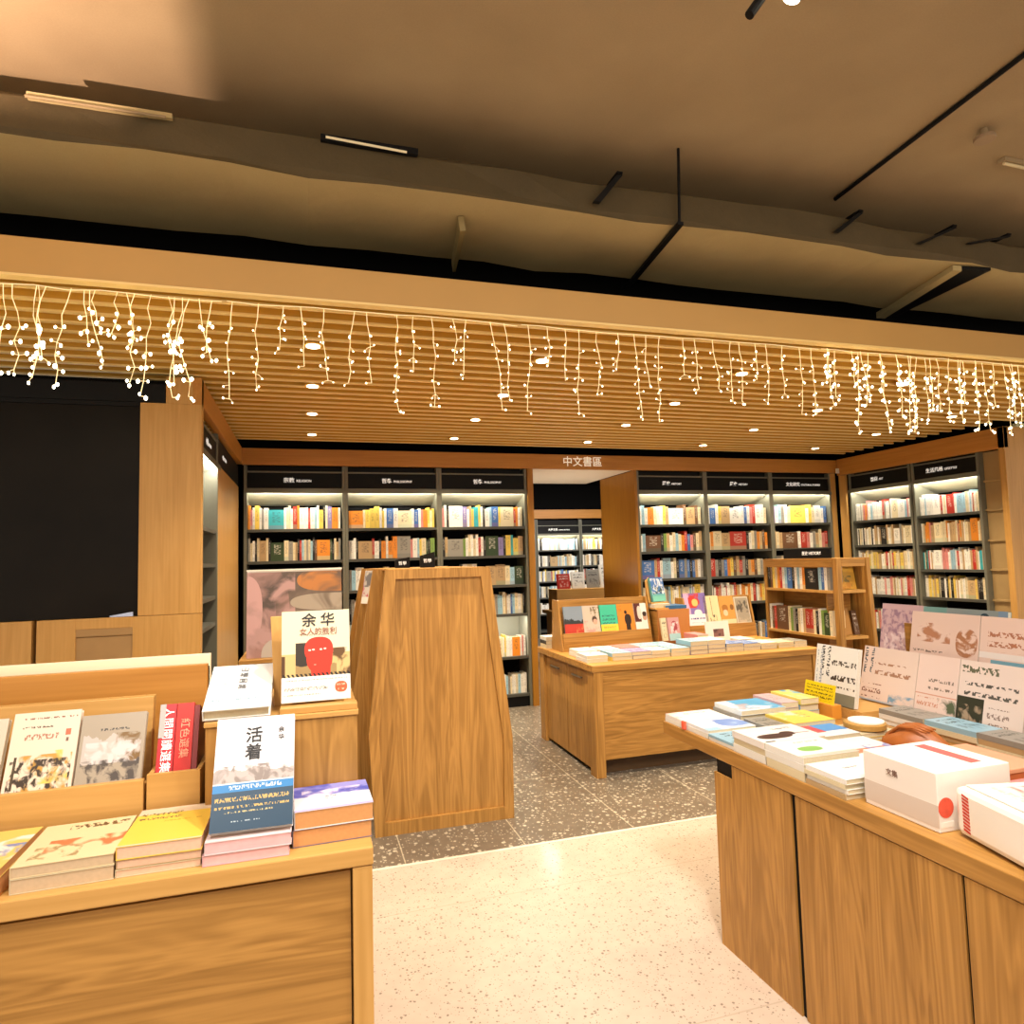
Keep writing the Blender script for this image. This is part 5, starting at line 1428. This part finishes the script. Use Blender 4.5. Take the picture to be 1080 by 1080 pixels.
rstack('the red and blue stack behind the leaf cover', 0.30, -0.60, 0.22, 0.155, [0.016, 0.022], [cRr, SIMPLE['w']], ['red, blue and white paperback', W], 11)
rstack('the orange-striped stack beside the brown pouch', 0.262, -0.86, 0.24, 0.24, [0.014, 0.016], [cRs, SIMPLE['p']], ['white paperback with orange stripe', 'pink paperback'], 12)
rstack('the stack under the white paper roll', 0.525, -0.60, 0.17, 0.15, [0.014, 0.014], [SIMPLE['c'], SIMPLE['y']], ['cream paperback', 'yellow paperback'], 13)
# stacks before the low rack
for k, (ly, cc) in enumerate([(-0.61, 's w w'), (-0.83, 'l c T'), (-1.05, 's T c'), (-1.27, 'w s T')]):
    cs = cc.split()
    rstack(f'the {ORD[k]} stack at the foot of the low rack', 0.82, ly, 0.135, 0.215, [0.02] * 3, [SIMPLE[c] for c in cs], [CNAME[c] + ' paperback' for c in cs], 20 + k)

# shallow white bowl-like dish with amber rim
m = MB()
p = rt(0.61, -0.53, 0.7905)
prof = [(0.02, 0.0), (0.055, 0.004), (0.078, 0.018), (0.082, 0.026), (0.076, 0.026), (0.05, 0.012), (0.0, 0.010)]
t = thing('coaster_roll', 'round white and amber paper roll lying on a stack near the notice', 'paper roll', p)
m = MB()
m.tube([(0, 0, 0), (0, 0, 0.004), (0, 0, 0.022), (0, 0, 0.026)], [0.07, 0.078, 0.078, 0.07], 28); m.build('roll', plain('amber_cork', hx('a8803c'), 0.6, noise=0.2, scale=40), t, local=True, smooth=False)
m = MB(); m.tube([(0.006, 0, 0.0262), (0.006, 0, 0.031)], 0.066, 28); m.build('white_disc', WHITE, t, local=True)

# brown leather pouch, pleated
pou = thing('leather_pouch', 'brown pleated leather pouch lying among the books on the right table', 'pouch', rt(0.645, -0.74, 0.7605), (0, 0, PHI - 1.25))
LEATHER = plain('brown_leather', hx('a05a22'), 0.45, noise=0.35, scale=30)
m = MB()
NU, NV = 30, 12
g = []
for i in range(NU + 1):
    u = i / NU
    wd_ = 0.05 + 0.03 * math.sin(math.pi * min(1, u * 1.25)) - 0.012 * u
    row = []
    for j in range(NV + 1):
        a = math.pi * j / NV
        pleat = 0.006 * math.sin(j * 2.6 + u * 5) * math.sin(math.pi * j / NV)
        hgt = (0.078 * math.sin(math.pi * (0.12 + 0.8 * u)) + 0.004) * math.sin(a)
        row.append((-0.11 + 0.22 * u, -wd_ * math.cos(a) + 0.02 * math.sin(u * 3), max(0.0, hgt + pleat * (1.2 - u * 0.4))))
    g.append(row)
for i in range(NU):
    for j in range(NV):
        m.face([g[i][j], g[i + 1][j], g[i + 1][j + 1], g[i][j + 1]])
m.face([g[0][j] for j in range(NV + 1)]); m.face([g[NU][j] for j in range(NV, -1, -1)])
for i in range(NU):
    m.face([g[i][0], g[i][NV], g[i + 1][NV], g[i + 1][0]])
o = m.build('pouch_body', LEATHER, pou, local=True)
w = bmesh.new(); w.from_mesh(o.data); bmesh.ops.remove_doubles(w, verts=w.verts, dist=0.0003); bmesh.ops.recalc_face_normals(w, faces=w.faces); w.to_mesh(o.data); w.free()
for q in o.data.polygons:
    q.use_smooth = True
for k in range(4):
    y_ = -0.03 + 0.02 * k
    m = MB(); m.tube([(-0.10, y_ * 0.6, 0.03), (-0.05, y_, 0.074), (0.0, y_ * 1.1, 0.080), (0.05, y_ * 1.2, 0.07)], [0.004, 0.007, 0.006, 0.003], 8); m.build('pleat', LEATHER, pou, local=True, smooth=True)
m = MB(); m.box(0.085, 0.115, -0.035, 0.035, 0.012, 0.022); tag(m.build('white_tag', WHITE, pou, local=True), 'white tag')
# orange box beside the pouch
bxo = thing('orange_box', 'flat orange gift box beside the brown pouch on the right table', 'box', rt(0.56, -0.88, RZ_ + 0.0005), (0, 0, PHI - math.pi / 2))
m = MB(); m.box(0, 0.26, 0, 0.15, 0, 0.032); m.build('box_body', plain('terracotta_card', hx('b8623a'), 0.5, noise=0.12, scale=14), bxo, local=True, bevel=0.002)
m = MB(); m.box(-0.002, 0.262, -0.002, 0.152, 0.0322, 0.046); m.build('lid', plain('salmon_card', hx('d89a78'), 0.5, noise=0.1, scale=10), bxo, local=True, bevel=0.002)

# boxed set wrapped in white
p = rt(0.048, -1.096, RZ_ + 0.0005)
st_ = thing('boxed_book_set', 'tall white slipcased book set with a red round seal on the right table', 'book set', p, (0, 0, PHI - math.pi / 2))
# local: x towards the camera, y into the table
CARD = plain('greyish_white_card', hx('e2d9cf'), 0.35, noise=0.04, scale=8)
m = MB(); m.box(0, 0.24, 0, 0.26, 0, 0.152); m.build('slipcase', CARD, st_, local=True, bevel=0.002)
m = MB(); m.box(-0.0005, 0.241, -0.0006, -0.0001, 0.012, 0.07); tag(m.build('grey_band', plain('band_print', hx('cbbcae'), 0.5), st_, local=True), 'grey-beige lower band of fine print')
m = MB(); m.box(0.01, 0.23, 0.01, 0.25, 0.1522, 0.153); m.box(0.03, 0.21, 0.16, 0.2, 0.1532, 0.1536, 1); m.build('top_label', [WHITE, plain('soft_red_print', hx('d8605a'), 0.5)], st_, local=True)
m = MB(); m.tube([(0.2402, 0.026, 0.062), (0.2408, 0.026, 0.062)], 0.026, 24); tag(m.build('seal', plain('red_seal', hx('d8543c'), 0.5, noise=0.3, scale=60), st_, local=True), 'red round seal')
m = MB(); m.box(0.2402, 0.2406, 0.006, 0.05, 0.012, 0.026); m.build('barcode_label', WHITE, st_, local=True)
lettering('文集', 0.02, st_, (0.10, -0.0012, 0.112), (L(90), 0, 0), plain('brown_print', hx('7a5a4a'), 0.6), name='title')

# plastic-wrapped pack at the picture edge
p = rt(0.085, -1.352, RZ_ + 0.0005)
pk = thing('wrapped_book_pack', 'big shrink-wrapped white book pack with red print at the right edge', 'book pack', p, (0, 0, -0.24 - math.pi / 2))
WRAP = plain('white_wrapped_cover', hx('ece6da'), 0.15, noise=0.05, scale=6)
m = MB(); m.box(0, 0.31, 0, 0.27, 0.004, 0.125); m.build('pack_body', WRAP, pk, local=True, bevel=0.016)
c_rt = cover('pack_top_print', hx('f2ece2'), [('blob', 0.1, 0.95, 0.1, 0.95, hx('dc4a3c'), 2.2), ('text', 0.1, 0.6, 0.1, 0.4, hx('f4c8b8'), 10)])
m = MB(); m.box(0.02, 0.29, 0.02, 0.25, 0.1252, 0.130, 0, None, {1: [(0, 0), (1, 0), (1, 1), (0, 1)]}); m.build('top_cover', c_rt, pk, local=True, bevel=0.001)
m = MB()
for k in range(11):
    z = 0.022 + 0.0085 * k
    m.hexa([(0.030, -0.0012, z), (0.052, -0.0012, z - 0.004), (0.052, -0.0002, z - 0.004), (0.030, -0.0002, z), (0.030, -0.0012, z + 0.005), (0.052, -0.0012, z + 0.001), (0.052, -0.0002, z + 0.001), (0.030, -0.0002, z + 0.005)])
m.build('red_printing', INKRED, pk, local=True)
book('salmon pink book lying behind the shrink-wrapped pack', 0.2, 0.2, 0.05, SIMPLE['p'], rt(0.40, -1.42, RZ_ + 0.0006), (0, 0, PHI), pages=PAPERO)
# red price clip on the corner stack
m = MB(); q = rt(0.004, -0.172, RZ_ + 0.001)
m.box(q.x - 0.006, q.x + 0.006, q.y - 0.012, q.y + 0.012, RZ_ + 0.001, RZ_ + 0.036)
tag(m.build('price_clip', plain('red_clip', hx('dc5a40'), 0.4), bevel=0.003), 'small red clip on the table edge beside the corner stack', 'clip')

# ================================================================== display in the far room
ft = thing('display_table', 'low display table with book piles in the far room beyond the opening', 'display table', (4.2, 9.2, 0))
m = MB(); m.box(3.3, 4.9, 8.6, 9.4, 0.70, 0.75); m.build('table_top', WX, ft)
m = MB(); m.box(3.35, 4.85, 8.65, 9.35, 0, 0.699); m.build('base', WZ, ft)
GF = 'books on the far room table'
FARS = [(3.36, 'w l', 'white and pale blue'), (3.62, 'w c', 'white and cream'), (3.95, 'w s', 'white and grey'), (4.22, 'w y', 'white and yellow'), (4.52, 'c w', 'cream and white')]
for k, (x, cc, nm) in enumerate(FARS):
    cs = cc.split()
    stack(f'the {ORD[k]} pile from the left, far room table', x, 8.64, 0.75, 0.22, 0.26, [0.06] * 2, [SIMPLE[c] for c in cs], [CNAME[c] + ' book' for c in cs], group=GF, seed=90 + k)
rb = thing('display_riser', 'wooden riser at the back of the far room table', 'display riser', (4.1, 9.2, 0.75))
m = MB(); m.box(3.4, 4.8, 9.02, 9.38, 0.7505, 1.05); m.build('block', PX, rb)
for k, (x, c, h) in enumerate([(3.45, 'r', 0.22), (3.68, 'w', 0.24), (3.92, 's', 0.27), (4.14, 'w', 0.34), (4.36, 'y', 0.28), (4.58, 'w', 0.25)]):
    book(f'{CNAME[c]} upright book, {ORD[k]} from the left on the far room riser', 0.2, h, 0.03, SIMPLE[c], (x, 9.14, 1.051), (L(80), 0, 0), group=GF)

# ================================================================== icicle string lights under the fascia
bulb_me = None


def icicles(label, x0, x1, n_drops, big, seed, rows=1):
    global bulb_me
    r = random.Random(seed)
    yb = 3.032
    t = thing('icicle_light_string', label, 'string lights', ((x0 + x1) / 2, yb, 2.2), group='icicle lights under the fascia')
    off = Vector(t.location)
    pts = []
    n = max(8, int((x1 - x0) * 9))
    for i in range(n + 1):
        pts.append((x0 + (x1 - x0) * i / n, yb + r.uniform(-0.003, 0.003), 2.655 + r.uniform(-0.01, 0.002)))
    m = MB(); m.tube(pts, 0.0016, 5); m.build('lead_wire', CORDM, t)
    bulbs = []
    for k in range(n_drops):
        x = x0 + (x1 - x0) * (k + 0.5) / n_drops + r.uniform(-0.03, 0.03)
        y = yb + (r.uniform(0, 0.015) if rows == 1 else r.uniform(-0.02, 0.02))
        length = r.choice((0.20, 0.27, 0.33, 0.38, 0.43, 0.46)) * (1.0 if not big else r.uniform(0.8, 1.0))
        z = 2.655
        pts = [(x, y, z)]
        steps = max(4, int(length / 0.055))
        px, py = x, y
        m = MB()
        for s in range(1, steps + 1):
            f = s / steps
            px += r.uniform(-0.012, 0.012) * (1.6 if big else 1.0); py += r.uniform(-0.006, 0.006)
            zz = z - length * f
            pts.append((px, py, zz))
            if f > (0.4 if big else 0.22):
                for _ in range(2 if big or rows > 1 else r.choice((1, 2, 2))):
                    dx, dy, dz = r.uniform(-0.026, 0.026), r.uniform(-0.012, 0.012), r.uniform(-0.022, 0.016)
                    q = (px + dx, py + dy, zz + dz)
                    m.tube([(px, py, zz), (px + dx * 0.6, py + dy * 0.6, zz + dz * 0.3), q], 0.0013, 4)
                    bulbs.append(q)
        m.tube(pts, 0.0017, 5)
        m.build('strand', CORDM, t)
    r.shuffle(bulbs)
    rad = 0.006 if big else (0.005 if rows > 1 else 0.0032)
    if bulb_me is None:
        bm = bmesh.new(); bmesh.ops.create_icosphere(bm, subdivisions=1, radius=1.0)
        bulb_me = bpy.data.meshes.new('bulb'); bm.to_mesh(bulb_me); bm.free(); bulb_me.materials.append(BULB)
        for q in bulb_me.polygons:
            q.use_smooth = True
    for q in bulbs[:100]:
        o = bpy.data.objects.new('bulb', bulb_me); COL.objects.link(o); o.parent = t
        s = rad * r.uniform(0.75, 1.25)
        o.scale = (s, s, s * 1.5); o.location = Vector(q) - off
    if len(bulbs) > 100:
        m = MB()
        for q in bulbs[100:]:
            s = rad * r.uniform(0.75, 1.25)
            m.tube([(q[0], q[1], q[2] - 1.3 * s), (q[0], q[1], q[2] - 0.4 * s), (q[0], q[1], q[2] + 0.6 * s), (q[0], q[1], q[2] + 1.3 * s)], [0.3 * s, s, s, 0.3 * s], 6)
        o = m.build('bulbs', BULB, t); o['kind'] = 'stuff'


icicles('dense icicle light string with fat bulbs above the black wall panel', -1.75, -0.36, 32, True, 11)
icicles('sparse icicle light string hanging before the RELIGION and first PHILOSOPHY bookcases', -0.34, 0.98, 14, False, 12)
icicles('sparse icicle light string hanging above the middle display table', 1.0, 2.78, 19, False, 13)
icicles('very dense icicle light string above the right wall bookcases and pillar', 2.8, 5.3, 46, False, 14, rows=2)
